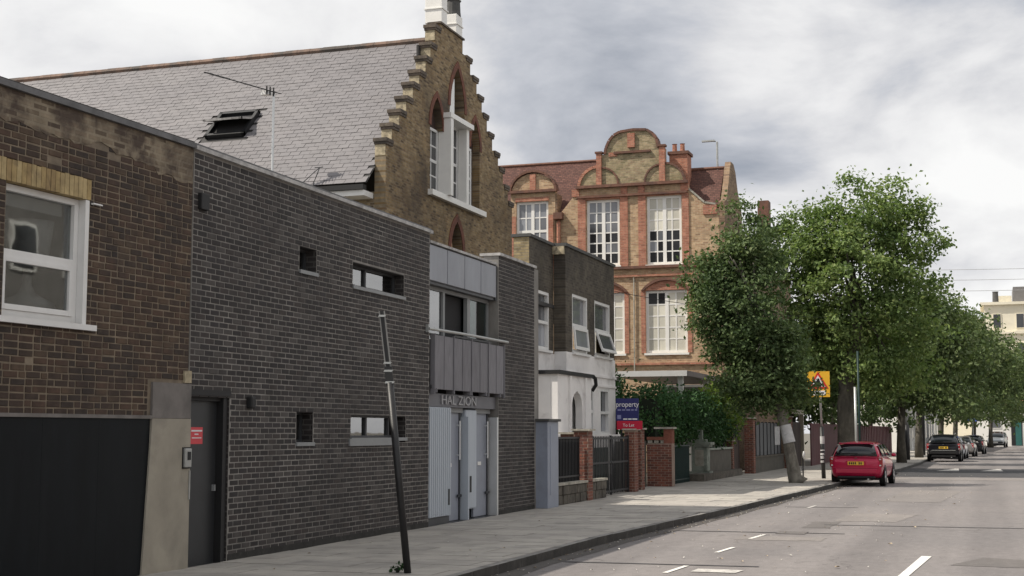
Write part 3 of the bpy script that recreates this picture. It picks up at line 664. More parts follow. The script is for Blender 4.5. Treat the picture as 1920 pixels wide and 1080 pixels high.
# pavement: mortar bed with separate slabs, kerb with separate stones
PL = -9.3
pv = sheet('pavement', [(PL - 0.6 if y > 29 else PL - 0.3, kx(y) - 0.13, y) for y in ys], PZ - 0.016, MT['paving_joint'])
sheet('far_pavement', [(-10.6, kx(y) - 0.13, y) for y in [64, 65, 79, 88, 98, 114, 129, 170, 230, 700]], PZ, MT['paving'])
R = random.Random(5); slabs = []
y = 12.6; r = 0
while y < 64:
    d = 0.62
    x = PL - (0.0 if y < 29 else 0.6) + (0.0 if r % 2 else -0.45)
    while x < kx(y) - 0.16:
        x1 = min(x + 0.9, kx(y + d / 2) - 0.14)
        xa = max(x, PL - (0.0 if y < 29 else 0.6))
        if x1 - xa > 0.12: slabs.append((xa, x1, y, y + d))
        x += 0.9
    y += d; r += 1
SM = {}
rest = MB()
for i, (x0, x1, y0, y1) in enumerate(slabs):
    w = round(x1 - x0 - 0.012, 2); d = y1 - y0 - 0.012; dz = R.uniform(-0.003, 0.003)
    if i < 300:
        if w not in SM:
            me = MB().box(-w / 2, w / 2, -d / 2, d / 2, -0.03, 0).mesh('slab'); me.materials.append(MT['paving']); SM[w] = me
        o = bpy.data.objects.new('paving_slab', SM[w]); COL.objects.link(o); o.parent = pv
        o.location = ((x0 + x1) / 2, (y0 + y1) / 2, PZ + dz); o.rotation_euler = (R.uniform(-0.004, 0.004), R.uniform(-0.004, 0.004), 0)
    else: rest.box(x0 + 0.006, x1 - 0.006, y0 + 0.006, y1 - 0.006, PZ - 0.03, PZ + dz)
if rest.v: stuff(rest.build('paving_slabs', MT['paving'], pv))
kerb = sheet('kerb', [(kx(y) - 0.128, kx(y) - 0.006, y) for y in ys], PZ - 0.018, MT['paving_joint'])
b0 = 11.0; n = 0
while b0 < 130:
    L_ = 0.92; xa, xb = kx(b0), kx(b0 + L_); ang = atan2(xb - xa, L_)
    if 'k' not in SM:
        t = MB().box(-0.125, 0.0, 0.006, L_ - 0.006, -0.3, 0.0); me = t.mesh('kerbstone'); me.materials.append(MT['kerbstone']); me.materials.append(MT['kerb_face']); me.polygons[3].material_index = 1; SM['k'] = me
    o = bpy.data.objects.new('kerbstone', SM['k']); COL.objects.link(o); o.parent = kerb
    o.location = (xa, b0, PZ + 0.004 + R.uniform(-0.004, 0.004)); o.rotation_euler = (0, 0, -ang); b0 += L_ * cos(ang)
# litter and leaves lying in the gutter and on the road
b = MB(); R = random.Random(11)
for i in range(600):
    y = R.uniform(13, 48) if i < 330 else R.uniform(14, 60)
    x = kx(y) + abs(R.gauss(0, 0.22)) + 0.03 if i < 270 else kx(y) + R.uniform(0.2, 4.5)
    if 370 < i < 430: x = kx(y) - R.uniform(0.3, 3.0)
    z = (PZ + 0.012) if 370 < i < 430 else 0.018
    s = R.uniform(0.010, 0.034) * (1.6 if R.random() < 0.07 else 1); a = R.uniform(0, pi); ca, sa = cos(a) * s, sin(a) * s
    b.face([(x - ca, y - sa, z), (x + sa * .6, y - ca * .6, z + s * .4), (x + ca, y + sa, z), (x - sa * .6, y + ca * .6, z + s * .3)])
stuff(b.build('litter', MT['litter'])); 

# ------------------------------------------------------------------ old dark brick house (nearest, left)
OB = root('brick_house', 'weathered brown brick house with white sash window above black boarded front', 'house', (-9.3, 15.12, 0), radians(-2.5))
h_win = (-3.54, -2.22, 2.95, 4.34); h_low = (-9.0, -1.0, -1, 1.94)
wall(OB, 'X', -9.0, -0.25, 0, 5.31, 0.0, 0.32, MT['old_mortar'], [h_win, h_low, (-3.72, -2.2, 4.34, 4.585)])
def skip_old(u, z, R):
    if z > 4.98 + 0.13 * mnoise.noise(Vector((u * 2.1, 3.1, 0))) and R.random() < 0.93: return True
    return R.random() < 0.004
brickwork(OB, 'X', -7.0, -0.25, 1.95, 5.25, 0.0, MT['old_brick'], [h_win, h_low, (-3.74, -2.2, 4.33, 4.59), (-1.06, -0.2, 0, 2.37)], 300, bond='mix', joint=0.0135, jit=0.004, proud=0.008, seed=3, near=-3.0, skip=skip_old)
# smeared render band under the coping, ragged at its lower edge
R = random.Random(21); up = [(-7.0, 5.30), (-0.26, 5.30)]; lo = []
u = -0.26
while u > -7.0:
    lo.append((u, 4.98 + 0.10 * mnoise.noise(Vector((u * 2.3, 1.7, 0))) + R.uniform(-0.02, 0.02) - (0.12 if u > -1.0 else 0))); u -= 0.09
MB('X').prism([(-7.0, 5.30)] + lo[::-1] + [(-0.26, 5.30)], 0.0, 0.010).build('render_band', MT['old_band'], OB)
for k in range(20):
    u0 = -3.71 + k * 0.0752
    MB('X').box(u0 + 0.004, u0 + 0.071, 4.342 + R.uniform(0, .006), 4.582 - R.uniform(0, .012), -0.1, 0.012 + R.uniform(0, .004)).build('brick', MT['yellow_brick'], OB)
MB('X').box(-9.0, -0.27, 5.31, 5.375, -0.4, 0.055).build('coping', MT['coping'], OB)
MB('X').box(-9.0, -0.27, 5.375, 5.395, -0.4, 0.03).build('flashing', MT['slate_dark'], OB)
# sash window
fr = MB('X')
c = -0.085
for d in ((-3.54, -3.47, 2.95, 4.34), (-2.36, -2.29, 2.95, 4.34), (-3.47, -2.36, 4.27, 4.34), (-3.47, -2.36, 2.95, 3.03), (-3.47, -2.36, 3.58, 3.66)): fr.box(d[0], d[1], d[2], d[3], c - 0.09, c)
for d in ((-3.47, -3.42, 3.03, 3.58), (-2.42, -2.36, 3.03, 3.58), (-3.42, -2.42, 3.03, 3.09), (-3.42, -2.42, 3.53, 3.58)): fr.box(d[0], d[1], d[2], d[3], c - 0.05, c + 0.012)
wo = fr.build('window', MT['white_paint'], OB, bevel=0.004)
pane('X', -3.47, -2.36, 3.66, 4.27, c - 0.05, MT['glass_low'], wo); pane('X', -3.42, -2.42, 3.09, 3.53, c - 0.02, MT['glass_low'], wo)
MB('X').box(-2.288, -2.222, 2.95, 4.34, -0.2, 0.004).build('jamb', MT['white_paint'], wo)
MB('X').box(-3.66, -2.10, 2.885, 2.948, -0.1, 0.06).build('window_sill', MT['white_paint'], wo)
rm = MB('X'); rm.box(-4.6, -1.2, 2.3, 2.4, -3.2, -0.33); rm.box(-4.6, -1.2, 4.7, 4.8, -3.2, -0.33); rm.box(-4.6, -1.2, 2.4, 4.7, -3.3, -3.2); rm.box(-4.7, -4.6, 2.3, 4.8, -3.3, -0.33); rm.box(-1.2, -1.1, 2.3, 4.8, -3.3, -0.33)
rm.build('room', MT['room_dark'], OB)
MB('X').box(-3.46, -2.42, 4.14, 4.27, -0.235, -0.21).build('roller_blind', MT['far_grey'], OB)
# boarded front, concrete pier, door phone
bd = MB('X')
for k in range(9):
    u1 = -1.02 - k * 0.93; bd.box(u1 - 0.928, u1, 0, 1.925, -0.2, 0.012)
bd.build('boarded_front', MT['black_paint'], OB)
MB('X').box(-9.0, -1.0, 1.925, 1.965, -0.2, 0.03).build('weather_strip', MT['concrete_dark'], OB)
MB('X').prism([(-1.14, 0.0), (-0.21, 0.0), (-0.215, 1.93), (-1.0, 1.93)], -0.3, 0.035).build('concrete_pier', MT['concrete'], OB)
MB('X').box(-1.0, -0.215, 1.934, 2.36, -0.3, 0.032).build('pier_head', MT['concrete_dark'], OB)
MB('X').box(-0.36, -0.215, 2.37, 2.52, -0.01, 0.03).build('broken_brick', MT['step_pale'], OB)
ph = MB('X').box(-0.37, -0.235, 1.34, 1.57, 0.035, 0.075).build('door_phone', MT['galv'], OB, bevel=0.01)
MB('X').box(-0.325, -0.265, 1.43, 1.53, 0.075, 0.083).build('grille', MT['plastic_black'], ph)
MB('X').box(-0.385, -0.225, 1.325, 1.585, 0.034, 0.045).build('surround', MT['plastic_black'], ph)
MB('X').box(-0.24, -0.222, 0.95, 1.30, 0.036, 0.05).build('conduit', MT['galv'], OB)
MB('X').box(-2.2, -2.05, 4.30, 4.315, 0.0, 0.05).build('cable_clip', MT['white_paint'], OB)

tl = root('table_lamp', 'pale lamp shade standing inside the sash window of the brown brick house', 'lamp', (-10.02, 12.68, 2.95), 0)  # pale solid added to imitate a house reflected in the glass
MB().lathe([(0.20, 0.62), (0.205, 0.64), (0.27, 1.13), (0.275, 1.15), (0.262, 1.15), (0.19, 0.62)], seg=24).build('lamp_shade', MT['paper'], tl, True)
MB().lathe([(0.32, 0.18), (0.30, 0.24), (0.10, 0.34), (0.05, 0.45), (0.05, 0.62)], seg=20).build('lamp_base', MT['paper'], tl, True)
MB().box(-0.5, 0.5, -0.7, 0.5, 0.10, 0.18).build('lamp_table', MT['wood_dark'], tl) if False else None
sb = tag(MB().box(-10.6, -9.85, 11.6, 13.5, 2.40, 3.12).build('cupboard', MT['wood_dark']), 'dark cupboard under the pale lamp inside the sash window', 'cupboard')

# ------------------------------------------------------------------ modern dark brick house
MH = rootw('modern_brick_house', 'modern dark brick house with slit windows, zinc bay and two grey doors', 'house', (-9.3, 21.8, 0))
XF = -9.3
dh = (14.93, 15.86, -1, 2.225)
hA = [dh, (17.73, 18.27, 4.10, 4.45), (19.51, 21.53, 4.05, 4.425), (17.71, 18.23, 1.62, 2.06), (19.50, 21.65, 1.60, 2.04)]
wall(MH, 'X', 14.875, 22.68, 0, 5.30, XF, 0.32, MT['dark_mortar'], hA)
wall(MH, 'X', 26.36, 28.72, 0, 5.35, XF, 0.32, MT['dark_mortar'])
hB = [(h[0] - 0.005, h[1] + 0.005, h[2] - 0.005, h[3] + 0.005) for h in hA]
brickwork(MH, 'X', 14.88, 22.67, 0.10, 5.29, XF, MT['dark_brick'], hB, 300, seed=8, near=15.9, joint=0.014)
brickwork(MH, 'X', 26.37, 28.71, 0.10, 5.34, XF, MT['dark_brick'], [], 0, seed=9)
fl = wall(MH, 'Y', -16.0, XF - 0.003, 0, 5.34, -28.722, 0.3, MT['dark_mortar'], name='flank_wall')
MB().box(-16, XF - 0.32, 14.875, 28.40, 5.0, 5.1).build('flat_roof', MT['slate_dark'], MH)
MB('X').box(14.86, 22.72, 5.30, 5.352, XF - 0.40, XF + 0.05).build('coping', MT['coping_light'], MH)
MB('X').box(14.86, 22.70, 5.352, 5.385, XF - 0.40, XF + 0.02).build('coping_flashing', MT['coping'], MH)
MB('X').box(26.33, 28.76, 5.35, 5.405, XF - 0.40, XF + 0.05).build('coping', MT['coping_light'], MH)
for (a, b_, z0, z1) in hA:
    z0 = max(z0, 0.02)
    MB('X').box(b_ - 0.012, b_ - 0.002, z0 + 0.003, z1 - 0.003, XF - 0.318, XF - 0.003).build('reveal', MT['dark_reveal'], MH)
    MB('X').box(a + 0.002, b_ - 0.014, z1 - 0.012, z1 - 0.002, XF - 0.318, XF - 0.003).build('soffit', MT['dark_reveal'], MH)
# reveals of the brick openings are the wall's own depth; windows sit 0.2 m back
def slit(y0, y1, z0, z1, split, sill_mat, back, gl):
    c = XF - 0.17
    f = MB('X'); t = 0.035
    f.box(y0, y1, z0, z0 + t, c - 0.06, c); f.box(y0, y1, z1 - t, z1, c - 0.06, c); f.box(y0, y0 + t, z0 + t, z1 - t, c - 0.06, c); f.box(y1 - t, y1, z0 + t, z1 - t, c - 0.06, c)
    for s in split: f.box(s - 0.025, s + 0.025, z0 + t, z1 - t, c - 0.05, c + 0.006)
    w = f.build('window', MT['dark_frame'], MH)
    e = [y0 + t] + [v for s in split for v in (s - 0.025, s + 0.025)] + [y1 - t]
    for i in range(0, len(e), 2): pane('X', e[i], e[i + 1], z0 + t, z1 - t, c - 0.03, gl, w)
    MB('X').box(y0 - 0.02, y1 + 0.02, z0 - 0.055, z0 - 0.002, XF - 0.2, XF + 0.03).build('window_sill', sill_mat, w)
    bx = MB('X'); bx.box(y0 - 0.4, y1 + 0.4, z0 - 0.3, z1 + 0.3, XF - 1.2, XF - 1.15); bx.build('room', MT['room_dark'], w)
    if back:
        MB('X').prism(back, c - 0.16, c - 0.15).build('blind', MT['blind'], w)  # pale sheet imitating sky and rooflines reflected in the slit glass
slit(17.735, 18.265, 4.105, 4.445, [], MT['grey_frame'], [(17.9, 4.11), (17.98, 4.11), (17.98, 4.3), (17.9, 4.3)], MT['glass_sky'])
slit(19.515, 21.525, 4.055, 4.42, [20.33], MT['grey_frame'], [(19.2, 4.09), (19.9, 4.12), (20.3, 4.16), (20.7, 4.10), (21.2, 4.13), (21.45, 4.41), (19.2, 4.41)], MT['glass_sky'])
slit(17.715, 18.225, 1.625, 2.055, [], MT['grey_frame'], None, MT['glass_sky'])
slit(19.505, 21.645, 1.68, 2.035, [20.42, 21.3], MT['grey_frame'], [(19.55, 1.7), (21.1, 1.7), (21.1, 1.95), (20.9, 2.0), (19.9, 2.02), (19.55, 2.02)], MT['glass_sky'])
MB('X').box(19.42, 21.3, 1.555, 1.665, XF - 0.12, XF + 0.035).build('lower_sill', MT['grey_frame'], MH)
MB('X').box(14.98, 15.17, 4.56, 4.77, XF, XF + 0.06).build('air_vent', MT['plastic_black'], MH, bevel=0.01)
lamp = MB('X').box(16.28, 16.40, 2.08, 2.24, XF, XF + 0.09).build('wall_lamp', MT['plastic_black'], MH, bevel=0.02)
MB('X').box(15.88, 22.66, 0.05, 0.205, XF - 0.02, XF + 0.010).build('base_course', MT['base_dirt'], MH); MB('X').box(26.38, 28.70, 0.05, 0.205, XF - 0.02, XF + 0.010).build('base_course', MT['base_dirt'], MH)
# black street door, set deep, with red notice
dl = MB('X').box(14.95, 15.74, 0.10, 2.16, XF - 0.17, XF - 0.12).build('door', MT['door_black'], MH)
MB('X').box(15.742, 15.842, 0.10, 2.22, XF - 0.18, XF - 0.02).build('door_frame', MT['plastic_black'], dl)
MB('X').box(14.93, 15.74, 2.162, 2.212, XF - 0.18, XF - 0.06).build('door_head', MT['plastic_black'], dl)
nt_ = MB('X').box(15.13, 15.41, 1.62, 1.83, XF - 0.12, XF - 0.116).build('notice', MT['notice_red'], dl)
for (z0, z1, y0, y1) in ((1.775, 1.795, 15.145, 15.395), (1.735, 1.75, 15.22, 15.31), (1.69, 1.702, 15.16, 15.38)): MB('X').box(y0, y1, z0, z1, XF - 0.116, XF - 0.1145).build('print', MT['print_white'], nt_)
MB('X').box(14.90, 15.88, 2.228, 2.30, XF - 0.05, XF + 0.012).build('door_lintel', MT['plastic_black'], MH)
MB('X').box(14.93, 15.86, 0.0, 0.10, XF - 0.34, XF - 0.02).build('doorstep', MT['concrete_dark'], MH)
MB('X').box(15.66, 15.69, 1.02, 1.10, XF - 0.12, XF - 0.08).build('door_handle', MT['grey_frame'], dl)

# recessed bay: zinc head, wide window, balcony front, letters, doors
Y0, Y1 = 22.68, 26.36
MB('X').box(Y0, Y1, 0.0, 2.46, XF - 0.45, XF - 0.30).build('bay_back', MT['dark_frame'], MH)
MB('X').box(Y0, Y1, 4.42, 5.14, XF - 0.40, XF - 0.06).build('bay_head', MT['dark_frame'], MH)
for k in range(4):
    a = Y0 + 0.03 + k * 0.895
    p = MB('X').box(a, a + 0.872, 4.475, 5.12, XF - 0.059, XF - 0.02).build('zinc_panel', MT['zinc'], MH, bevel=0.012)
MB('X').box(Y0 + 0.005, Y1 - 0.09, 5.142, 5.185, XF - 0.40, XF + 0.01).build('bay_coping', MT['coping_light'], MH)
MB('X').box(26.27, 26.355, 4.42, 5.14, XF - 0.058, XF - 0.03).build('corner_fin', MT['board_navy'] if False else MT['dark_frame'], MH)
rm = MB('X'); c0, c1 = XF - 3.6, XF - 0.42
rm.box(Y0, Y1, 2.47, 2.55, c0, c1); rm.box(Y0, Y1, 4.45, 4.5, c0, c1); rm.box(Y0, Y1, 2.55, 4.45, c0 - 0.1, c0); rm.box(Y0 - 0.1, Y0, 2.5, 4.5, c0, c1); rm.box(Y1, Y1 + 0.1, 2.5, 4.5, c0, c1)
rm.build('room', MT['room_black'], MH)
cw = XF - 0.20
f = MB('X')
for d in ((22.72, 22.79, 2.56, 4.42), (26.26, 26.32, 2.56, 4.42), (22.79, 26.26, 4.36, 4.42), (23.83, 23.92, 2.56, 4.36), (25.10, 25.25, 2.56, 4.36), (22.79, 23.83, 2.56, 2.62), (25.25, 26.26, 2.56, 2.62)): f.box(d[0], d[1], d[2], d[3], cw - 0.08, cw)
bw = f.build('bay_window', MT['grey_frame'], MH)
pane('X', 22.79, 23.83, 2.62, 4.36, cw - 0.04, MT['glass_sky'], bw); pane('X', 25.25, 26.26, 2.62, 4.36, cw - 0.04, MT['glass_teal'], bw)
MB('X').box(24.0, 25.2, 2.62, 4.36, cw - 0.16, cw - 0.15).build('dark_blind', MT['room_black'], bw)  # black sheet standing in for the darkness of the open middle pane
rl = MB(); rl.tube([(XF + 0.06, 22.50, 3.585), (XF + 0.06, 24.3, 3.60), (XF + 0.06, 26.76, 3.60)], 0.028, 8)
rl.box(XF, XF + 0.06, 22.49, 22.53, 3.52, 3.66); rl.build('balcony_rail', MT['galv'], MH)
for k in range(4):
    a = 22.84 + k * 0.94
    MB('X').box(a, a + 0.90, 2.53, 3.50, XF + 0.012, XF + 0.042).build('zinc_panel', MT['zinc_old'], MH, bevel=0.008)
    s = MB('X'); s.box(a + 0.905, a + 0.935, 2.46, 3.53, XF + 0.01, XF + 0.062); s.box(a + 0.44, a + 0.448, 2.53, 3.50, XF + 0.042, XF + 0.052); s.build('standing_seam', MT['zinc_old'], MH)
MB('X').box(22.80, 22.835, 2.44, 3.52, XF - 0.03, XF + 0.058).build('standing_seam', MT['zinc_old'], MH)
MB('X').box(22.74, 26.30, 2.55, 2.60, XF - 0.2, XF + 0.010).build('balcony_floor', MT['dark_frame'], MH)
for k in range(5):
    MB('X').box(22.9 + k * 0.86, 22.94 + k * 0.86, 2.47, 2.55, XF - 0.1, XF + 0.055).build('bracket', MT['zinc_old'], MH)
pl_ = MB('X'); pl_.box(23.9, 25.9, 3.52, 3.56, XF - 0.05, XF + 0.01); pl_.build('planter_ledge', MT['dark_frame'], MH)
fs = MB('X').box(Y0 + 0.004, Y1 - 0.004, 2.225, 2.462, XF - 0.299, XF - 0.06).build('fascia', MT['fascia_grey'], MH)
text('HAL ZION', 'lettering', 0.235, MT['galv_dull'], fs, (XF - 0.045, 24.28, 2.345), RX, 0.012, 1.68)
# slatted panel, doors
s = MB('X'); s.box(22.72, 23.78, 0.26, 2.215, XF - 0.12, XF - 0.02)
for k in range(11): s.box(22.735 + k * 0.095, 22.80 + k * 0.095, 0.27, 2.20, XF - 0.02, XF + 0.0)
sp = s.build('slatted_panel', MT['panel_pale'], MH)
MB('X').box(23.62, 23.70, 0.45, 0.74, XF - 0.0, XF + 0.004).build('vent_slot', MT['plastic_black'], sp)
MB('X').box(22.72, 23.78, 0.1, 0.25, XF - 0.2, XF - 0.04).build('plinth', MT['dark_frame'], MH)
def grey_door(y0, y1):
    c = XF - 0.19
    d = MB('X').box(y0, y1, 0.13, 2.13, c - 0.05, c).build('door', MT['grey_door'], MH)
    MB('X').box(y0 - 0.03, y1 + 0.1, 2.132, 2.22, c - 0.1, c + 0.05).build('door_head', MT['grey_frame'], d)
    MB('X').box(y0 + 0.22, y0 + 0.40, 1.12, 1.19, c, c + 0.012).build('letter_plate', MT['white_bright'], d)
    h = MB(); h.tube([(c + 0.07, y1 - 0.10, 1.25), (c + 0.07, y1 - 0.10, 1.98)], 0.018, 8); h.box(c, c + 0.07, y1 - 0.11, y1 - 0.09, 1.32, 1.35); h.box(c, c + 0.07, y1 - 0.11, y1 - 0.09, 1.88, 1.91); h.build('door_handle', MT['steel_light'], d)
    MB('X').box(y1 + 0.005, y1 + 0.055, 0.12, 2.13, c - 0.08, c + 0.02).build('door_frame', MT['dark_frame'], d)
    MB('X').box(y1 - 0.12, y1 + 0.055, 0.55, 0.60, c + 0.02, c + 0.05).build('door_hinge', MT['dark_frame'], d)
grey_door(23.84, 24.62); grey_door(25.44, 26.16)
p2 = MB('X').box(24.79, 25.39, 0.30, 2.20, XF - 0.22, XF - 0.10).build('meter_panel', MT['panel_pale'], MH, bevel=0.03)
MB('X').box(25.0, 25.09, 0.62, 0.93, XF - 0.10, XF - 0.094).build('vent_slot', MT['plastic_black'], p2)
MB('X').box(24.70, 24.76, 0.12, 2.06, XF - 0.19, XF - 0.02).build('side_post', MT['panel_pale'], MH)
MB('X').box(26.25, 26.33, 0.12, 2.06, XF - 0.19, XF + 0.012).build('side_post', MT['steel_light'], MH)
MB('X').box(Y0, Y1, 0.0, 0.118, XF - 0.3, XF - 0.02).build('threshold', MT['dark_frame'], MH)

# grey utility cabinet at the end of the house
uc = rootw('utility_cabinet', 'tall pale grey steel cabinet with dark lid beside the dark brick corner', 'cabinet', (-9.15, 29.2, PZ))
MB().box(-9.32, -9.03, 28.82, 29.62, PZ, 2.0).build('cabinet_body', MT['cabinet_grey'], uc, bevel=0.012)
MB().box(-9.36, -8.985, 28.77, 29.68, 2.0, 2.055).build('lid', MT['cap_dark'], uc)
MB('X').box(29.16, 29.30, 1.28, 1.50, -9.03, -9.026).build('sticker', MT['print_white'], uc)
MB('X').box(29.0, 29.45, 0.4, 1.9, -9.03, -9.022).build('cabinet_door', MT['cabinet_grey'], uc)

# ------------------------------------------------------------------ church hall with crow-stepped gable
CH = rootw('church_hall', 'tall stock brick hall with crow-stepped gable and long grey slate roof', 'hall', (-24, 39.5, 0))
GX = -15.5
left = [(33.83, 9.70), (34.25, 10.20), (34.75, 10.70), (35.22, 11.19), (35.70, 11.71), (36.16, 12.18), (36.63, 12.72), (37.0, 13.23), (37.33, 13.86)]
left = [(y * 1.021, 1.77 + (z - 1.77) * 1.021) for y, z in left]
right = [(40.45, 14.28), (41.15, 13.84), (41.75, 13.33), (42.25, 12.82), (42.75, 12.31), (43.28, 11.78), (43.88, 11.24), (44.38, 10.79), (44.90, 10.26), (45.35, 9.75)]
poly = [(34.54, 0.0), (45.35, 0.0), (45.35, 9.75)]
r = right[::-1]
for (y0, z0), (y1, z1) in zip(r, r[1:-1]): poly += [(y1, z0), (y1, z1)] if (y1, z0) != poly[-1] else [(y1, z1)]
poly.append((40.45, 13.84))
poly += [(40.45, 14.28), (38.55, 14.28), (38.55, left[-1][1]), left[-1]]
l = left[::-1]
for (y0, z0), (y1, z1) in zip(l, l[1:]): poly += [(y0, z1), (y1, z1)]
WC = 40.0
winhole = [(37.75, 8.97), (42.05, 8.97), (42.05, 10.95)] + arch_pts(41.62, 0.43, 10.95, 0.95, 5)[1:-1] + [(41.19, 10.95), (40.75, 11.45), (40.62, 11.9)] + arch_pts(40.0, 0.62, 11.9, 1.35, 6)[1:-1] + [(39.38, 11.9), (39.25, 11.45), (38.75, 10.95)] + arch_pts(38.28, 0.47, 10.95, 0.95, 5)[1:-1] + [(37.81, 10.95), (37.75, 10.95)]
low = [(39.5, 7.0), (40.5, 7.0), (40.5, 7.4)] + arch_pts(40.0, 0.5, 7.4, 0.92, 5)[1:-1] + [(39.5, 7.4)]
MB('X').prism(poly, GX - 0.335, GX, [winhole, low]).build('gable_wall', MT['church_brick'], CH)
# corbelled caps on every step
for side, pts in ((-1, left), (1, right)):
    for i, (y, z) in enumerate(pts):
        if side > 0 and i == 0: continue
        ya, yb = (y - 0.07, y + 0.42) if side < 0 else (y - 0.42, y + 0.12)
        cb = MB('X'); cb.box(ya, yb, z - 0.07, z + 0.03, GX - 0.37, GX + 0.05); cb.box(ya + 0.03, yb, z - 0.145, z - 0.072, GX - 0.35, GX + 0.03)
        cb.build('corbel', MT['step_brick'], CH)
        if side < 0: MB().box(GX - 0.33, GX - 0.012, y - 0.012, y + 0.05, z - 0.46, z - 0.147).build('step_face', MT['step_pale'], CH)
MB('X').box(38.46, 40.52, 14.283, 14.34, GX - 0.40, GX + 0.05).build('gable_cap', MT['step_brick'], CH)
for (x0, x1, y0, y1, z0, z1) in ((-16.02, -15.46, 38.55, 39.0, 14.342, 15.20), (-15.95, -15.52, 39.95, 40.48, 14.342, 15.02)):
    c_ = MB(); c_.box(x0, x1, y0, y1, z0, z1)
    k = c_.build('chimney', MT['white_bright'], CH, bevel=0.012)
    MB().box(x0 - 0.03, x1 + 0.03, y0 - 0.03, y1 + 0.03, z0 + 0.5 * (z1 - z0), z0 + 0.54 * (z1 - z0)).build('chimney_band', MT['white_bright'], k)
    MB().lathe([(0.25, z1 + 0.003), (0.235, z1 + 0.12), (0.22, z1 + 0.45), (0.26, z1 + 0.50), (0.18, z1 + 0.50)], (x0 + x1) / 2, (y0 + y1) / 2, 0, 14).build('chimney_pot', MT['ridge_tile'] if y0 < 39 else MT['cap_dark'], k)
# arches and white three-light window
for a_ in ((40.0, 0.62, 11.9, 1.35, 0.2, 0), (38.28, 0.47, 10.95, 0.95, 0.18, 0), (41.62, 0.43, 10.95, 0.95, 0.18, 0), (40.0, 0.5, 7.4, 0.92, 0.22, 0.4)):
    ab = MB('X'); arch_band(ab, *a_[:5], GX, GX + 0.025, 6, legs=a_[5]); ab.build('brick_arch', MT['red_arch'], CH)
rec = MB('X').box(37.6, 42.2, 8.9, 13.4, GX - 0.40, GX - 0.336).build('window_recess', MT['slate_dark'], CH)
bl = MB('X')
bl.prism([(37.81, 11.0)] + arch_pts(38.28, 0.47, 10.95, 0.95, 5)[1:-1][::-1] + [(38.75, 11.0)], GX - 0.334, GX - 0.24)
bl.prism([(41.19, 11.0)] + arch_pts(41.62, 0.43, 10.95, 0.95, 5)[1:-1][::-1] + [(42.05, 11.0)], GX - 0.334, GX - 0.24); bl.build('blind_arch', MT['arch_shade'], CH)
cpn = [(39.42, 11.56), (39.80, 11.56), (39.80, 12.85)] + arch_pts(40.0, 0.58, 11.9, 1.28, 6)[9:-1] + [(39.42, 11.9)]
MB('X').box(39.3, 40.7, 11.55, 13.3, GX - 0.345, GX - 0.337).build('lancet_back', MT['arch_shade'], CH)
MB('X').prism(cpn, GX - 0.07, GX - 0.02).build('lancet_panel', MT['white_paint'], CH)
MB('X').box(37.60, 42.30, 8.80, 8.97, GX - 0.3, GX + 0.16).build('window_sill', MT['white_bright'], CH)
for (a0, a1) in ((37.80, 38.80), (39.06, 40.50), (40.74, 41.72)):
    nx = 3 if a1 - a0 > 1.2 else 2
    grid_window(CH, 'X', a0, a1, 8.975, 10.98 if nx == 2 else 11.4, GX - 0.17, MT['white_paint'], 0.08, [i / nx for i in range(1, nx)], [0.25, 0.5, 0.75], 0.045, MT['pane_dark'], name='window', transom=(1, 0.09))
for a, q in ((38.81, 0.26), (40.51, 0.13)):
    MB('X').box(a, a + 0.22, 8.975, 11.38, GX - 0.16, GX + q).build('mullion', MT['white_bright'], CH)
MB('X').box(38.76, 40.78, 11.385, 11.54, GX - 0.2, GX + 0.28).build('window_head', MT['white_bright'], CH)
MB('X').box(41.78, 42.04, 8.975, 10.95, GX - 0.333, GX - 0.25).build('window_side', MT['step_brick'], CH)
lw = MB('X').prism([(39.52, 7.0), (39.64, 7.0), (39.64, 7.35), (40.0, 8.05), (40.0, 8.28), (39.52, 7.42)], GX - 0.32, GX - 0.26).build('lancet_frame', MT['white_paint'], CH)
MB('X').box(39.4, 40.6, 6.9, 8.4, GX - 0.45, GX - 0.42).build('lancet_glass', MT['pane_dark'], CH)
# roof: two slopes on the hall, slates laid singly on the street-side slope
ZE, ZR, YE, YR, XR0, XR1 = 8.55, 14.02, 33.95, 39.4, -46.0, -15.80
rf = MB(); t = 0.12
rf.face([(XR0, YE, ZE), (XR1, YE, ZE), (XR1, YR, ZR), (XR0, YR, ZR)]); rf.face([(XR0, YR, ZR), (XR1, YR, ZR), (XR1, 44.85, ZE), (XR0, 44.85, ZE)])
rf.build('roof', MT['slate_dark'], CH)
sl_len = sqrt((YR - YE) ** 2 + (ZR - ZE) ** 2); sa = atan2(ZR - ZE, YR - YE)
EXP, SW, ST = 0.20, 0.33, 0.010
me = MB().box(-SW / 2 + 0.006, SW / 2 - 0.006, -0.02, EXP + 0.06, 0.0, ST).mesh('slate'); me.materials.append(MT['slate'])
R = random.Random(4); rest = MB(); items = []
rows = int(sl_len / EXP)
sky_hole = (-22.15, -20.55, 36.0, 37.0)
for i in range(rows + 1):
    s = i * EXP; x = XR1 - 0.02 - (SW / 2 if i % 2 else 0)
    while x > XR0:
        yy_ = YE + s * cos(sa)
        if s + EXP < sl_len + 0.05 and not (sky_hole[0] < x < sky_hole[1] and sky_hole[2] - 0.25 < yy_ < sky_hole[3]): items.append((x - SW / 2, s))
        x -= SW
items.sort(key=lambda q: abs(q[0] + 19.0) + abs(q[1] - 4.6) * 0.9)
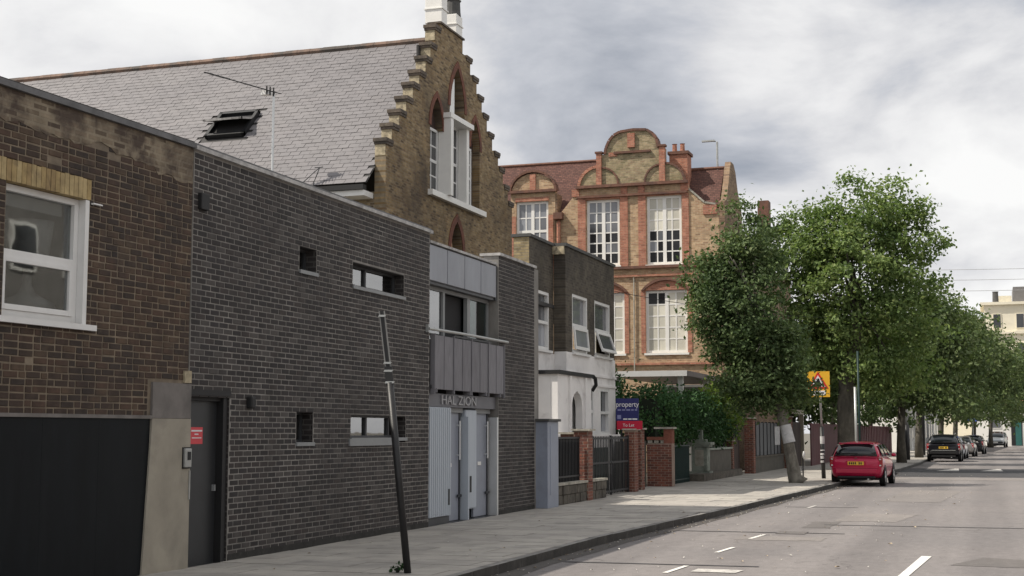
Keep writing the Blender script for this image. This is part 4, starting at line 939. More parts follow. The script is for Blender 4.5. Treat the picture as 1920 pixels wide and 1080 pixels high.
for i, (x, s) in enumerate(items):
    y, z = YE + s * cos(sa), ZE + s * sin(sa); tilt = sa - 0.042 + R.uniform(-0.010, 0.006); y += R.uniform(-0.006, 0.006)
    if i < 300:
        o = bpy.data.objects.new('slate', me); COL.objects.link(o); o.parent = CH; o.location = (x, y - 0.012 * sin(sa), z + 0.016 * cos(sa) + 0.012); o.rotation_euler = (tilt, R.uniform(-0.006, 0.006), R.uniform(-0.01, 0.01))
    else:
        Mx = Matrix.Translation((x, y - 0.012 * sin(sa), z + 0.016 * cos(sa) + 0.012)) @ Euler((tilt, R.uniform(-0.006, 0.006), R.uniform(-0.01, 0.01))).to_matrix().to_4x4()
        n = len(rest.v); rest.v += [tuple(Mx @ v.co) for v in me.vertices]; rest.f += [tuple(n + k for k in p.vertices) for p in me.polygons]
stuff(link('slates', rest.mesh('slates'), MT['slate'], CH))
for k in range(66):
    x = XR1 - 0.02 - k * 0.455
    MB().tube([(x, YR, ZR + 0.03), (x - 0.45, YR, ZR + 0.03)], 0.115 + 0.004 * (k % 3), 8).build('ridge_tile', MT['ridge_tile'], CH)
wall(CH, 'Y', -46.0, GX - 0.338, 0, 8.4, -34.56, 0.4, MT['church_brick_y'], name='side_wall')
MB().box(-46, GX - 0.36, 33.84, 34.06, 8.36, 8.50).build('gutter', MT['plastic_black'], CH)
MB().box(-46, GX - 0.37, 33.92, 34.54, 8.20, 8.355).build('eaves_board', MT['white_paint'], CH)
# open roof window
def on_roof(x, s, h): return (x, YE + s * cos(sa) - h * sin(sa), ZE + s * sin(sa) + h * cos(sa))
def roof_box(b, x0, x1, s0, s1, h0, h1):
    n = len(b.v); b.v += [on_roof(x, s, h) for x, s, h in ((x0, s0, h0), (x1, s0, h0), (x1, s1, h0), (x0, s1, h0), (x0, s0, h1), (x1, s0, h1), (x1, s1, h1), (x0, s1, h1))]
    b.f += [tuple(n + i for i in q) for q in ((0, 3, 2, 1), (4, 5, 6, 7), (0, 1, 5, 4), (1, 2, 6, 5), (2, 3, 7, 6), (3, 0, 4, 7))]
s0, s1, x0, x1 = 2.85, 4.15, -22.1, -20.75
b = MB()
for q in ((x0, x1, s0, s0 + 0.10), (x0, x1, s1 - 0.10, s1), (x0, x0 + 0.10, s0, s1), (x1 - 0.10, x1, s0, s1)): roof_box(b, q[0], q[1], q[2], q[3], 0.02, 0.16)
rw = b.build('roof_window', MT['iron_black'], CH)
b = MB(); roof_box(b, x0 + 0.1, x1 - 0.1, s0 + 0.1, s1 - 0.1, 0.02, 0.05); b.build('opening', MT['room_black'], rw)
# sash swung about its middle
mid = Vector(on_roof(0, (s0 + s1) / 2 + 0.1, 0.2)); ang = sa - radians(34)
b = MB(); hl = (s1 - s0) / 2 - 0.02
def sash_box(xa, xb, ta, tb, ha, hb, bb):
    n = len(bb.v)
    for x, t_, h in ((xa, ta, ha), (xb, ta, ha), (xb, tb, ha), (xa, tb, ha), (xa, ta, hb), (xb, ta, hb), (xb, tb, hb), (xa, tb, hb)):
        bb.v.append((x, mid.y + t_ * cos(ang) - h * sin(ang), mid.z + t_ * sin(ang) + h * cos(ang)))
    bb.f += [tuple(n + i for i in q) for q in ((0, 3, 2, 1), (4, 5, 6, 7), (0, 1, 5, 4), (1, 2, 6, 5), (2, 3, 7, 6), (3, 0, 4, 7))]
for q in ((x0 + .02, x1 - .02, -hl, -hl + .09), (x0 + .02, x1 - .02, hl - .09, hl), (x0 + .02, x0 + .11, -hl, hl), (x1 - .11, x1 - .02, -hl, hl)): sash_box(*q, -0.03, 0.03, b)
b.build('sash', MT['coping_light'], rw)
b = MB(); sash_box(x0 + .11, x1 - .11, -hl + .09, hl - .09, -0.01, 0.0, b); b.build('roof_pane', MT['pane_dark'], rw)

# television aerials on the hall roof
ar = rootw('tv_aerial', 'tall pale mast with long toothed aerial above the slate roof', 'aerial', (-18.4, 33.4, 5.1))
MB().tube([(-18.4, 33.4, 5.1), (-18.4, 33.4, 11.15)], 0.035, 8).build('mast', MT['steel_light'], ar)
A0, A1 = Vector((-18.3, 33.4, 11.12)), Vector((-20.0, 32.6, 11.62))
b = MB(); b.tube([A0, A1], 0.016, 6)
for k in range(13):
    p = A0.lerp(A1, k / 12 if k < 8 else k / 12); b.tube([p + Vector((0.06, 0.13, 0)), p - Vector((0.06, 0.13, 0))], 0.013 if k < 9 else 0.02, 5)
for k in (1, 2, 3): p = A0.lerp(A1, k * 0.05); b.tube([p + Vector((0, 0, 0.12)), p - Vector((0, 0, 0.12))], 0.022, 5)
b.build('yagi_array', MT['plastic_black'], ar)
MB().box(-18.75, -18.5, 33.3, 33.5, 11.08, 11.2).build('junction_box', MT['white_paint'], ar)
a2 = rootw('wire_aerial', 'small thin wire aerial low on the slate roof beside the eaves', 'aerial', (-16.9, 33.3, 5.1))
b = MB(); q = Vector((-16.9, 33.3, 8.92)); b.tube([(-17.9, 33.3, 8.15), q], 0.012, 5); b.tube([(-17.35, 33.3, 5.1), (-17.2, 33.3, 8.2), q], 0.014, 5); b.tube([q - Vector((0.15, 0, 0)), q + Vector((0.1, 0, 0))], 0.014, 5)
b.build('aerial_rods', MT['dark_frame'], a2)

# ------------------------------------------------------------------ terraced house behind the railings
TH = rootw('terraced_house', 'dark brick terraced house with white rendered ground floor and open casements', 'house', (-11.0, 38.5, 0))
XB, XA = -11.0, -11.35
hb = [(37.45, 39.05, 4.02, 5.68), (39.82, 41.62, 4.05, 5.70)]
wall(TH, 'X', 36.8, 42.15, 4.0, 6.95, XB, 0.33, MT['house_brick'], hb)
wall(TH, 'X', 34.66, 36.8, 3.93, 6.95, XA, 0.45, MT['house_brick'], [(35.15, 36.38, 4.0, 5.6)])
MB().box(-11.345, XB - 0.33, 36.802, 37.0, 3.9, 6.95).build('return_wall', MT['house_brick'], TH)
MB().box(-11.79, -11.36, 34.645, 34.659, 3.9, 6.94).build('wall_end', MT['house_brick_y'], TH)
MB().box(-15.2, -11.81, 34.5, 34.655, 0, 5.2).build('flank_wall', MT['house_brick_y'], TH)
MB().box(-15.0, -11.33, 34.7, 42.1, 5.2, 5.3).build('flat_roof', MT['slate_dark'], TH)
MB().box(-11.86, -11.30, 34.60, 36.79, 6.953, 7.03).build('coping', MT['cap_dark'], TH)
MB().box(-11.40, -10.95, 36.74, 42.2, 6.954, 7.04).build('coping', MT['cap_dark'], TH)
MB().box(-11.40, -11.02, 36.70, 36.798, 6.72, 6.945).build('coping_end', MT['step_pale'], TH)
hg = [(38.92, 39.62, 1.75, 3.06), (40.35, 41.4, 1.70, 3.08)]
wall(TH, 'X', 36.8, 42.15, 0, 3.998, XB + 0.02, 0.35, MT['render_white'], hg, name='rendered_wall')
wall(TH, 'X', 34.66, 36.798, 0, 3.928, XA + 0.02, 0.3, MT['render_white'], [], name='rendered_wall')
MB('X').box(36.82, 42.17, 3.40, 3.47, XB + 0.02, XB + 0.06).build('string_course', MT['render_white'], TH)
MB('X').box(38.4, 42.17, 3.12, 3.18, XB + 0.02, XB + 0.05).build('string_course', MT['render_white'], TH)
MB('Y').box(-11.6, XB - 0.005, 0, 6.94, -42.17, -42.152).build('side_wall', MT['house_brick_y'], TH)
def sash(y0, y1, z0, z1, x, opened):
    f = MB('X'); t = 0.085; c = x - 0.06; zm = z0 + (z1 - z0) * 0.47
    for d in ((y0, y0 + t, z0, z1), (y1 - t, y1, z0, z1), (y0 + t, y1 - t, z1 - t, z1), (y0 + t, y1 - t, z0, z0 + t), (y0 + t, y1 - t, zm - 0.04, zm + 0.04)): f.box(*d, c - 0.09, c + 0.05)
    w = f.build('window', MT['white_paint'], TH)
    pane('X', y0 + t, y1 - t, zm + 0.04, z1 - t, c - 0.05, MT['pane_grey'], w)
    MB('X').box(y0 - 0.08, y1 + 0.08, z0 - 0.07, z0 - 0.003, x - 0.1, x + 0.09).build('window_sill', MT['white_paint'], w)
    if not opened: pane('X', y0 + t, y1 - t, z0 + t, zm - 0.04, c - 0.05, MT['pane_grey'], w)
    else:
        h = zm - 0.05 - z0 - t; a = radians(opened); b = MB()
        def leaf(ya, yb, la, lb, ta, tb):
            n = len(b.v)
            for (yy_, l_, t_) in ((ya, la, ta), (yb, la, ta), (yb, lb, ta), (ya, lb, ta), (ya, la, tb), (yb, la, tb), (yb, lb, tb), (ya, lb, tb)):
                b.v.append((x + 0.01 + l_ * sin(a) + t_ * cos(a), yy_, zm - 0.05 - l_ * cos(a) + t_ * sin(a)))
            b.f.extend(tuple(n + i for i in q) for q in ((0, 3, 2, 1), (4, 5, 6, 7), (0, 1, 5, 4), (1, 2, 6, 5), (2, 3, 7, 6), (3, 0, 4, 7)))
        A, B_ = y0 + t, y1 - t; e = 0.09
        leaf(A, A + e, 0, h, -.02, .03); leaf(B_ - e, B_, 0, h, -.02, .03); leaf(A + e, B_ - e, 0, e, -.02, .03); leaf(A + e, B_ - e, h - e, h, -.02, .03)
        s_ = b.build('casement', MT['white_paint'], w)
        b = MB(); leaf(A + e, B_ - e, e, h - e, -.003, .003); b.build('pane', MT['pane_grey'], w)
        MB('X').box(y0 + t, y1 - t, z0 + t, zm - 0.04, x - 0.5, x - 0.45).build('dark_opening', MT['room_black'], w)
sash(35.15, 36.38, 4.0, 5.6, XA, 0); sash(37.45, 39.05, 4.02, 5.68, XB, 5); sash(39.82, 41.62, 4.05, 5.70, XB, 19)
sash(38.92, 39.62, 1.75, 3.06, XB + 0.02, 0); sash(40.35, 41.4, 1.70, 3.08, XB + 0.02, 0)
# porch
ph_ = arch_pts(36.75, 0.52, 2.35, 0.55, 5)
po = MB('X'); po.prism([(34.92, 0), (38.2, 0), (38.2, 3.3), (34.92, 3.3)], -10.86, -10.66, [[(36.23, 0.13), (37.27, 0.13), (37.27, 2.35)] + ph_[1:-1] + [(36.23, 2.35)]])
po.box(34.92, 35.12, 0, 3.3, XA + 0.02, -10.862); po.box(38.0, 38.2, 0, 3.3, XB + 0.02, -10.862)
pr = po.build('porch', MT['render_white'], TH)
MB('X').box(34.84, 38.28, 3.303, 3.40, XA + 0.02, -10.58).build('porch_roof', MT['plastic_black'], pr)
MB('X').box(36.2, 37.3, 0.1, 3.0, -11.25, -11.2).build('front_door', MT['room_black'], pr)
MB('X').box(36.62, 36.86, 0.13, 2.6, -11.199, -11.17).build('door_panel', MT['far_grey'], pr)
ds = MB(); ds.tube([(-10.6, 38.2, 3.34), (-10.6, 38.42, 3.30), (-10.6, 38.5, 3.12), (-10.72, 38.52, 2.95)], 0.055, 8); ds.tube([(-10.78, 38.52, 2.95), (-10.78, 38.52, 2.7), (-10.9, 38.52, 2.6)], 0.05, 8); ds.build('downpipe', MT['plastic_black'], pr)
MB('X').box(35.9, 36.05, 0.2, 3.28, -10.659, -10.60).build('pilaster', MT['render_white'], pr)
MB('X').box(37.42, 37.57, 0.2, 3.28, -10.659, -10.60).build('pilaster', MT['render_white'], pr)

# garden front: plinth of rough stones, railings, piers, gate
gw = rootw('garden_wall', 'low rough stone plinth under the black railings beside the grey cabinet', 'wall', (-9.35, 32.0, PZ))
MB().box(-9.53, -9.22, 29.66, 34.35, 0.0, 0.53).build('wall_core', MT['stone_plinth'], gw)
R = random.Random(31)
for row in range(2):
    y = 29.68
    while y < 34.3:
        w = R.uniform(0.24, 0.5); y1 = min(y + w, 34.34); z0 = PZ + row * 0.215
        MB().box(-9.52, -9.20 + R.uniform(-0.01, 0.02), y + 0.008, y1 - 0.008, z0 + 0.005, z0 + 0.205).build('stone', MT['stone_plinth'], gw, bevel=0.012); y = y1
MB().box(-9.56, -9.17, 29.64, 34.38, 0.555, 0.61).build('wall_cap', MT['stone_cap'], gw)
def railing(name, label, cat, y0, y1, x, z0, z1, n, mat, back=None, r=0.014):
    t = rootw(name, label, cat, (x, (y0 + y1) / 2, PZ))
    for k in range(n):
        y = y0 + (k + 0.5) * (y1 - y0) / n
        b = MB(); b.box(x - r, x + r, y - r, y + r, z0, z1); b.build('bar', mat, t)
    b = MB(); b.box(x - 0.02, x + 0.02, y0, y1, z0 + 0.10, z0 + 0.14); b.box(x - 0.02, x + 0.02, y0, y1, z1 - 0.05, z1 - 0.005); b.build('rail', mat, t)
    if back: MB().box(x - 0.09, x - 0.06, y0, y1, z0, z1 - 0.04).build('backing_sheet', back, t)
    return t
railing('railings', 'black railings backed with dark sheet beside the pale grey cabinet', 'railings', 29.75, 32.45, -9.36, 0.61, 1.66, 22, MT['iron_black'], MT['iron_black'])
def pier(label, x0, x1, y0, y1, h, group='brick piers along the garden fronts', nk=36, cap=MT['stone_cap']):
    t = rootw('brick_pier', label, 'pier', ((x0 + x1) / 2, (y0 + y1) / 2, PZ), group)
    MB().box(x0, x1, y0, y1, 0.0, h).build('pier_core', MT['red_mortar'], t)
    brickwork(t, 'Y', x0, x1, PZ, h, -y0, MT['red_brick'], (), nk, joint=0.012, proud=0.006, seed=int(y0 * 7))
    brickwork(t, 'X', y0, y1, PZ, h, x1, MT['red_brick'], (), nk, joint=0.012, proud=0.006, seed=int(y0 * 9))
    MB().box(x0 - 0.06, x1 + 0.06, y0 - 0.06, y1 + 0.06, h, h + 0.045).build('pier_cap', cap, t)
    MB().prism([], 0, 0) if False else None
    return t
pier('bright red brick pier in the middle of the black railings', -9.53, -9.17, 32.55, 32.95, 1.80)
pier('shaded brown pier just behind the bright red brick pier', -9.98, -9.62, 32.9, 33.25, 1.72)
gt = rootw('garden_gate', 'tall black barred gate between brick piers beneath the navy board', 'gate', (-9.4, 35.6, PZ))
for k in range(24):
    y = 33.75 + k * 0.155; b = MB(); b.box(-9.412, -9.388, y - 0.012, y + 0.012, 0.16, 1.66); b.build('bar', MT['iron_black'], gt)
b = MB()
for z in (0.20, 0.95, 1.58): b.box(-9.42, -9.38, 33.7, 37.4, z, z + 0.05)
b.box(-9.43, -9.37, 33.68, 33.74, 0.13, 1.68); b.box(-9.43, -9.37, 37.36, 37.42, 0.13, 1.68); b.box(-9.43, -9.37, 35.52, 35.58, 0.13, 1.68); b.build('gate_frame', MT['iron_black'], gt)
gl = tag(MB().box(-10.35, -10.15, 33.3, 39.5, PZ, 1.70).build('low_wall', MT['render_white']), 'low white garden wall behind the black gate and railings', 'wall')
tag(MB().box(-10.0, -9.93, 36.0, 37.3, PZ, 1.35).build('wheelie_screen', MT['iron_green']), 'dark green panel standing behind the black gate', 'panel')
pier('brick gate pier at the far end of the black barred gate', -9.53, -9.24, 37.55, 37.95, 1.82)
pier('narrow brown pier between gate pier and wide brick wall', -9.62, -9.36, 38.9, 39.2, 1.84)
bw_ = rootw('brick_wall', 'short wide red brick wall with two stone caps beside the green gate', 'wall', (-9.45, 41.9, PZ))
MB().box(-9.86, -9.08, 41.6, 42.0, 0, 1.42).build('wall_core', MT['red_mortar'], bw_)
brickwork(bw_, 'Y', -9.86, -9.08, 0.12, 1.42, -41.6, MT['red_brick'], (), 120, joint=0.012, proud=0.006, seed=44)
for k in range(3): MB().box(-9.84 + k * 0.2, -9.70 + k * 0.2, 41.65, 41.95, 1.43, 1.52).build('openwork_tile', MT['stone_cap'], bw_)
MB().box(-9.86, -9.2, 41.62, 41.98, 1.525, 1.62).build('wall_band', MT['red_brick'], bw_)
MB().box(-9.33, -9.08, 41.6, 41.98, 1.42, 1.86).build('pier_head', MT['red_brick'], bw_)
MB().box(-9.62, -9.02, 41.54, 42.05, 1.862, 1.92).build('wall_cap', MT['stone_cap'], bw_)
MB().box(-10.0, -9.87, 38.3, 41.59, 0, 1.5).build('side_wall', MT['sheet_grey'], bw_)
railing('railings', 'dark green gate and railings between red brick wall and grey pedestal', 'railings', 42.3, 46.0, -9.45, PZ, 1.35, 26, MT['iron_green'], MT['iron_green'])
pd = rootw('stone_pedestal', 'mossy grey stone pedestal with moulded cap under the ivy', 'pedestal', (-9.42, 47.8, PZ))
b = MB(); b.box(-9.78, -9.06, 47.5, 48.15, PZ, 0.42); b.build('pedestal_base', MT['stone_green'], pd)
MB().box(-9.70, -9.14, 47.56, 48.08, 0.42, 1.26).build('pedestal_shaft', MT['stone_green'], pd, bevel=0.03)
MB().box(-9.57, -9.27, 47.545, 47.56, 0.6, 1.15).build('pedestal_panel', MT['stone_cap'], pd)
b = MB(); b.box(-9.78, -9.06, 47.5, 48.15, 1.26, 1.33); b.box(-9.84, -9.0, 47.44, 48.2, 1.332, 1.42); b.box(-9.64, -9.2, 47.6, 48.0, 1.422, 1.52); b.box(-9.5, -9.34, 47.72, 47.9, 1.522, 1.85); b.build('pedestal_cap', MT['stone_green'], pd)
dw = rootw('yard_wall', 'dark rendered yard wall under the ivy beside the stone pedestal', 'wall', (-9.45, 50.5, PZ))
MB().box(-9.65, -9.35, 48.3, 53.5, 0, 1.13).build('wall_body', MT['sheet_grey'], dw); MB().box(-9.71, -9.29, 48.25, 53.52, 1.13, 1.2).build('wall_cap', MT['stone_green'], dw)
MB().box(-9.5, -9.0, 46.2, 53.9, 0.0, 0.36).build('wall_base', MT['stone_plinth'], dw)
pier('slim pink brick pier at the end of the dark yard wall', -9.55, -9.30, 53.55, 53.85, 1.42)
wg = rootw('wooden_gate', 'dark weathered wooden gate beside the tall red brick pier', 'gate', (-9.4, 54.2, PZ))
for k in range(14): y = 54.0 + k * 0.115; MB().box(-9.42, -9.38, y, y + 0.11, 0.16, 2.0 + 0.05 * ((k * 5) % 3)).build('board', MT['wood_dark'], wg)
b = MB(); b.box(-9.46, -9.421, 54.0, 55.6, 0.4, 0.5); b.box(-9.46, -9.421, 54.0, 55.6, 1.6, 1.7); b.build('ledge', MT['wood_dark'], wg)
pier('tall red brick pier beside the wooden gate and low school wall', -9.2, -8.82, 55.65, 56.05, 2.30, cap=MT['stone_cap'])
sw_ = rootw('school_wall', 'low brown brick school wall with grey metal panels above it', 'wall', (-9.0, 60.0, PZ))
MB().box(-9.15, -8.85, 56.06, 64.5, 0, 0.72).build('wall_body', MT['sheet_grey'], sw_); MB().box(-9.2, -8.8, 56.06, 64.5, 0.722, 0.79).build('wall_cap', MT['stone_plinth'], sw_)
for k in range(8): MB().box(-9.03, -8.98, 56.15 + k * 1.04, 57.15 + k * 1.04, 0.80, 2.15).build('panel', MT['grey_panel'], sw_)
for k in range(9): MB().box(-9.06, -8.95, 56.08 + k * 1.04, 56.14 + k * 1.04, 0.795, 2.2).build('post', MT['iron_black'], sw_)
pier('red brick pier behind the leaning papered tree', -8.85, -8.5, 64.6, 65.0, 2.45)
gp = rootw('school_gate', 'dark double gate with pale posts behind the yellow sign', 'gate', (-8.65, 67.0, PZ))
for k in range(16): MB().box(-8.67, -8.63, 65.15 + k * 0.24, 65.36 + k * 0.24, 0.15, 2.25).build('board', MT['wood_dark'], gp)
MB().box(-8.72, -8.5, 69.05, 69.25, 0, 2.6).build('gate_post', MT['concrete'], gp)
MB().box(-8.74, -8.48, 65.02, 69.3, 2.62, 2.82).build('gate_lintel', MT['concrete'], gp)
hf = rootw('hoarding', 'long maroon boarded fence beyond the red car', 'fence', (-8.2, 90, PZ))
for k in range(46):
    y = 69.4 + k * 1.02; x = -8.2 + max(0, y - 90) * 0.035
    MB().box(x - 0.03, x + 0.03, y, y + 0.99, 0.1, 2.15).build('board', MT['maroon'], hf)
MB().tube([(-8.28, 69.4, 2.16), (-8.28, 90, 2.16), (-7.3, 116, 2.16)], 0.05, 6).build('fence_rail', MT['maroon'], hf)

# flat canopy over the school entrance
cp = rootw('canopy', 'flat grey canopy roof above the ivy in front of the school', 'canopy', (-11.3, 52.8, PZ))
MB().box(-12.9, -10.02, 48.52, 57.5, 3.77, 3.92).build('canopy_roof', MT['canopy_dark'], cp)
MB().box(-12.95, -10.0, 48.46, 48.515, 3.75, 3.95).build('fascia', MT['canopy_white'], cp)
MB().box(-10.018, -9.97, 48.52, 57.55, 3.755, 3.94).build('fascia', MT['canopy_dark'], cp)
for (x, y) in ((-10.3, 48.8), (-10.2, 53.0), (-10.2, 57.2), (-12.6, 48.8)): MB().box(x - 0.09, x + 0.09, y - 0.09, y + 0.09, 0, 3.765).build('post', MT['white_paint'], cp)
MB().box(-12.9, -10.6, 57.6, 57.7, 0, 3.76).build('back_wall', MT['room_dark'], cp)
MB().box(-10.35, -10.2, 55.0, 56.9, 0.1, 3.7).build('entrance_screen', MT['far_grey'], cp)

# ------------------------------------------------------------------ school
SCH = rootw('school', 'tall Victorian stock brick school with shaped red-dressed gable and white windows', 'school', (-15.5, 60, 0))
YS = 60.0; CF = -YS      # c value of the facade for ax 'Y'
W1, W2 = (-16.92, -15.37, 9.24, 12.27), (-14.12, -12.53, 9.20, 12.30)
L1, L2 = (-16.95, -15.17, 5.25, 8.0), (-14.21, -12.32, 5.25, 8.05)
def rect(h): return [(h[0], h[2]), (h[1], h[2]), (h[1], h[3]), (h[0], h[3])]
main = [(-18.15, 0), (-11.0, 0), (-11.0, 11.75), (-11.5, 11.85), (-12.2, 12.50), (-12.3, 12.86), (-17.3, 12.86), (-17.3, 12.75), (-18.15, 11.75)]
MB('Y').prism(main, CF - 0.5, CF, [rect(W1), rect(W2), rect(L1), rect(L2)]).build('front_wall', MT['school_brick'], SCH)
MB('Y').box(-25, -18.15, 0, 11.7, CF - 0.9, CF - 0.4).build('wing_wall', MT['school_brick'], SCH)
# shaped upper gable
def quad_arc(cx, cz, r, a0, a1, n=6): return [(cx + r * cos(a0 + (a1 - a0) * i / n), cz + r * sin(a0 + (a1 - a0) * i / n)) for i in range(n + 1)]
top = [(-17.2, 12.865)] + quad_arc(-16.35, 12.87, 0.86, pi, pi / 2)[0:] + [(-16.35, 14.33), (-15.98, 14.33)] + [(-15.92, 14.62), (-15.78, 14.92), (-15.58, 15.15), (-15.30, 15.28), (-14.7, 15.34), (-14.1, 15.30), (-13.85, 15.14), (-13.68, 14.88), (-13.60, 14.55)] + [(-13.52, 14.48), (-13.28, 14.48), (-13.28, 13.73)] + quad_arc(-13.28, 12.87, 0.86, pi / 2, 0)[1:] + [(-12.42, 12.865)]
MB('Y').prism(top, CF - 0.45, CF + 0.02).build('shaped_gable', MT['school_mossy'], SCH)
def follow(pts, w, c0, c1, name, mat, close=False):
    b = MB('Y')
    for (x0, z0), (x1, z1) in zip(pts, pts[1:]):
        d = Vector((x1 - x0, z1 - z0)).normalized(); n = Vector((-d.y, d.x)) * w
        b.prism([(x0, z0), (x1, z1), (x1 + n.x, z1 + n.y), (x0 + n.x, z0 + n.y)], c0, c1)
    return b.build(name, mat, SCH)
follow([(-15.98, 14.33), (-15.92, 14.62), (-15.78, 14.92), (-15.58, 15.15), (-15.30, 15.28), (-14.7, 15.34), (-14.1, 15.30), (-13.85, 15.14), (-13.68, 14.88), (-13.60, 14.50)], 0.11, CF - 0.47, CF + 0.10, 'gable_coping', MT['school_dark'])
follow(quad_arc(-16.35, 12.87, 0.86, pi, pi / 2), 0.13, CF - 0.2, CF + 0.08, 'scroll', MT['school_red'])
follow(quad_arc(-13.28, 12.87, 0.86, pi / 2, 0), 0.09, CF - 0.2, CF + 0.08, 'scroll', MT['school_dark'])
for cxq, a0, a1 in ((-16.2, pi / 2, 0), (-13.4, pi, pi / 2)): follow(quad_arc(cxq, 12.95, 0.75, a0, a1), 0.07, CF + 0.021, CF + 0.09, 'inner_scroll', MT['school_dark'])
for d in ((-16.42, -16.18, 12.95, 14.38), (-13.50, -13.24, 12.95, 14.52)): MB('Y').box(*d, CF - 0.1, CF + 0.12).build('gable_pier', MT['school_red'], SCH); MB('Y').box(d[0] - 0.05, d[1] + 0.05, d[3] + 0.003, d[3] + 0.09, CF - 0.15, CF + 0.17).build('pier_cap', MT['school_dark'], SCH)
MB('Y').box(-14.95, -14.62, 14.58, 15.22, CF + 0.021, CF + 0.12).build('keystone', MT['school_red'], SCH)
MB('Y').box(-15.6, -13.9, 14.32, 14.42, CF + 0.021, CF + 0.13).build('gable_moulding', MT['school_dark'], SCH)
MB('Y').box(-15.85, -15.45, 14.22, 14.40, CF + 0.021, CF + 0.06).build('gable_block', MT['school_red'], SCH)
# cornices, strings, pilasters
MB('Y').box(-17.38, -12.22, 12.80, 12.93, CF + 0.023, CF + 0.20).build('cornice', MT['school_dark'], SCH)
MB('Y').box(-17.35, -12.25, 12.36, 12.46, CF, CF + 0.15).build('cornice', MT['school_dark'], SCH)
MB('Y').box(-18.1, -11.0, 9.04, 9.16, CF, CF + 0.17).build('string_course', MT['school_dark'], SCH)
MB('Y').box(-18.1, -11.0, 8.68, 8.76, CF, CF + 0.09).build('string_course', MT['school_red'], SCH)
MB('Y').box(-18.1, -11.0, 4.72, 4.82, CF, CF + 0.09).build('string_course', MT['school_red'], SCH)
for d in ((-17.32, -16.95, 9.16, 12.36), (-15.34, -14.98, 9.16, 12.36), (-14.50, -14.15, 9.16, 12.36), (-12.50, -12.20, 9.16, 12.36), (-17.6, -17.25, 12.46, 12.80), (-15.3, -15.0, 12.46, 12.80), (-14.5, -14.2, 12.46, 12.80), (-12.55, -12.2, 12.46, 12.80)): MB('Y').box(*d, CF, CF + 0.055).build('pilaster', MT['school_red'], SCH)
for h in (W1, W2): MB('Y').box(h[0] - 0.02, h[1] + 0.02, h[3] + 0.003, 12.36, CF - 0.2, CF + 0.05).build('window_head', MT['school_red'], SCH)
for h in (L1, L2):
    a = arch_pts((h[0] + h[1]) / 2, (h[1] - h[0]) / 2 + 0.05, h[3], 0.42, 6, False)
    MB('Y').prism(a, CF - 0.1, CF + 0.03).build('tympanum', MT['school_red'], SCH)
    b = MB('Y'); arch_band(b, (h[0] + h[1]) / 2, (h[1] - h[0]) / 2 + 0.06, h[3], 0.43, 0.12, CF - 0.05, CF + 0.13, 6, False); b.build('hood_mould', MT['school_dark'], SCH)
    for s_ in (h[0] - 0.2, h[1] + 0.003): MB('Y').box(s_, s_ + 0.197, h[2], h[3], CF, CF + 0.03).build('quoin_strip', MT['school_red'], SCH)
R = random.Random(77)
def mix(i, j, kind):
    if kind == 'a': return MT['pane_grey'] if j > 3 else (MT['pane_dark'] if R.random() < 0.55 else MT['pane_grey'])
    if kind == 'b': return MT['pane_blind'] if j > 2 else (MT['pane_dark'] if R.random() < 0.7 else MT['pane_grey'])
    if kind == 'c': return MT['pane_dark'] if j == 4 and i < 2 else MT['pane_blind']
    return MT['pane_grey']
def school_window(h, nrow, kind, tr):
    w = grid_window(SCH, 'Y', h[0], h[1], h[2], h[3], CF - 0.10, MT['white_bright'], 0.12, [0.25, 0.5, 0.75], [k / nrow for k in range(1, nrow)], 0.055, lambda i, j: mix(i, j, kind), 0.1, transom=(tr, 0.13), mullion=0.16)
    MB('Y').box(h[0] - 0.06, h[1] + 0.06, h[2] - 0.09, h[2] - 0.003, CF - 0.2, CF + 0.07).build('window_sill', MT['white_bright'], w)
school_window(W1, 6, 'a', 5); school_window(W2, 6, 'b', 5); school_window(L1, 5, 'c', 4); school_window(L2, 5, 'c', 4)
# dormer gable on the wing
dp = [(-20.6, 9.0), (-18.43, 9.0), (-18.43, 12.84)] + [(-19.51 + 1.04 * cos(t), 12.84 + 0.86 * sin(t)) for t in [pi * k / 12 for k in range(1, 12)]] + [(-20.6, 12.84)]
Dw = (-20.33, -18.77, 9.6, 12.38)
MB('Y').prism(dp, CF - 0.4, CF - 0.1, [rect(Dw)]).build('dormer_wall', MT['school_brick'], SCH)
follow([(-19.51 + 1.06 * cos(t), 12.86 + 0.88 * sin(t)) for t in [pi * k / 12 for k in range(12, -1, -1)]], 0.10, CF - 0.42, CF + 0.02, 'dormer_coping', MT['school_dark'])
MB('Y').box(-20.72, -18.34, 12.78, 12.90, CF - 0.1, CF + 0.08).build('dormer_cornice', MT['school_dark'], SCH)
MB('Y').box(-19.65, -19.37, 12.90, 13.66, CF - 0.1, CF - 0.02).build('keystone', MT['school_red'], SCH)
MB('Y').box(-20.36, -18.74, 12.383, 12.56, CF - 0.12, CF - 0.03).build('window_head', MT['school_red'], SCH)
for s_ in (-20.58, -18.765): MB('Y').box(s_, s_ + 0.24, 9.0, 11.7, CF - 0.1, CF - 0.05).build('quoin_strip', MT['school_red'], SCH)
grid_window(SCH, 'Y', *Dw, CF - 0.18, MT['white_bright'], 0.12, [0.25, 0.5, 0.75], [0.25, 0.5, 0.75], 0.055, MT['pane_grey'], 0.1, transom=(1, 0.12), mullion=0.15)
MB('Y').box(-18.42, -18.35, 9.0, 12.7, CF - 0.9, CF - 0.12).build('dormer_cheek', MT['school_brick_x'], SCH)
MB().tube([(-18.22, 59.9, 8), (-18.22, 59.9, 11.3), (-18.22, 60.1, 11.6)], 0.09, 8).build('downpipe', MT['school_red'], SCH)
MB().box(-18.42, -18.0, 59.7, 60.2, 11.45, 11.75).build('hopper', MT['school_dark'], SCH)
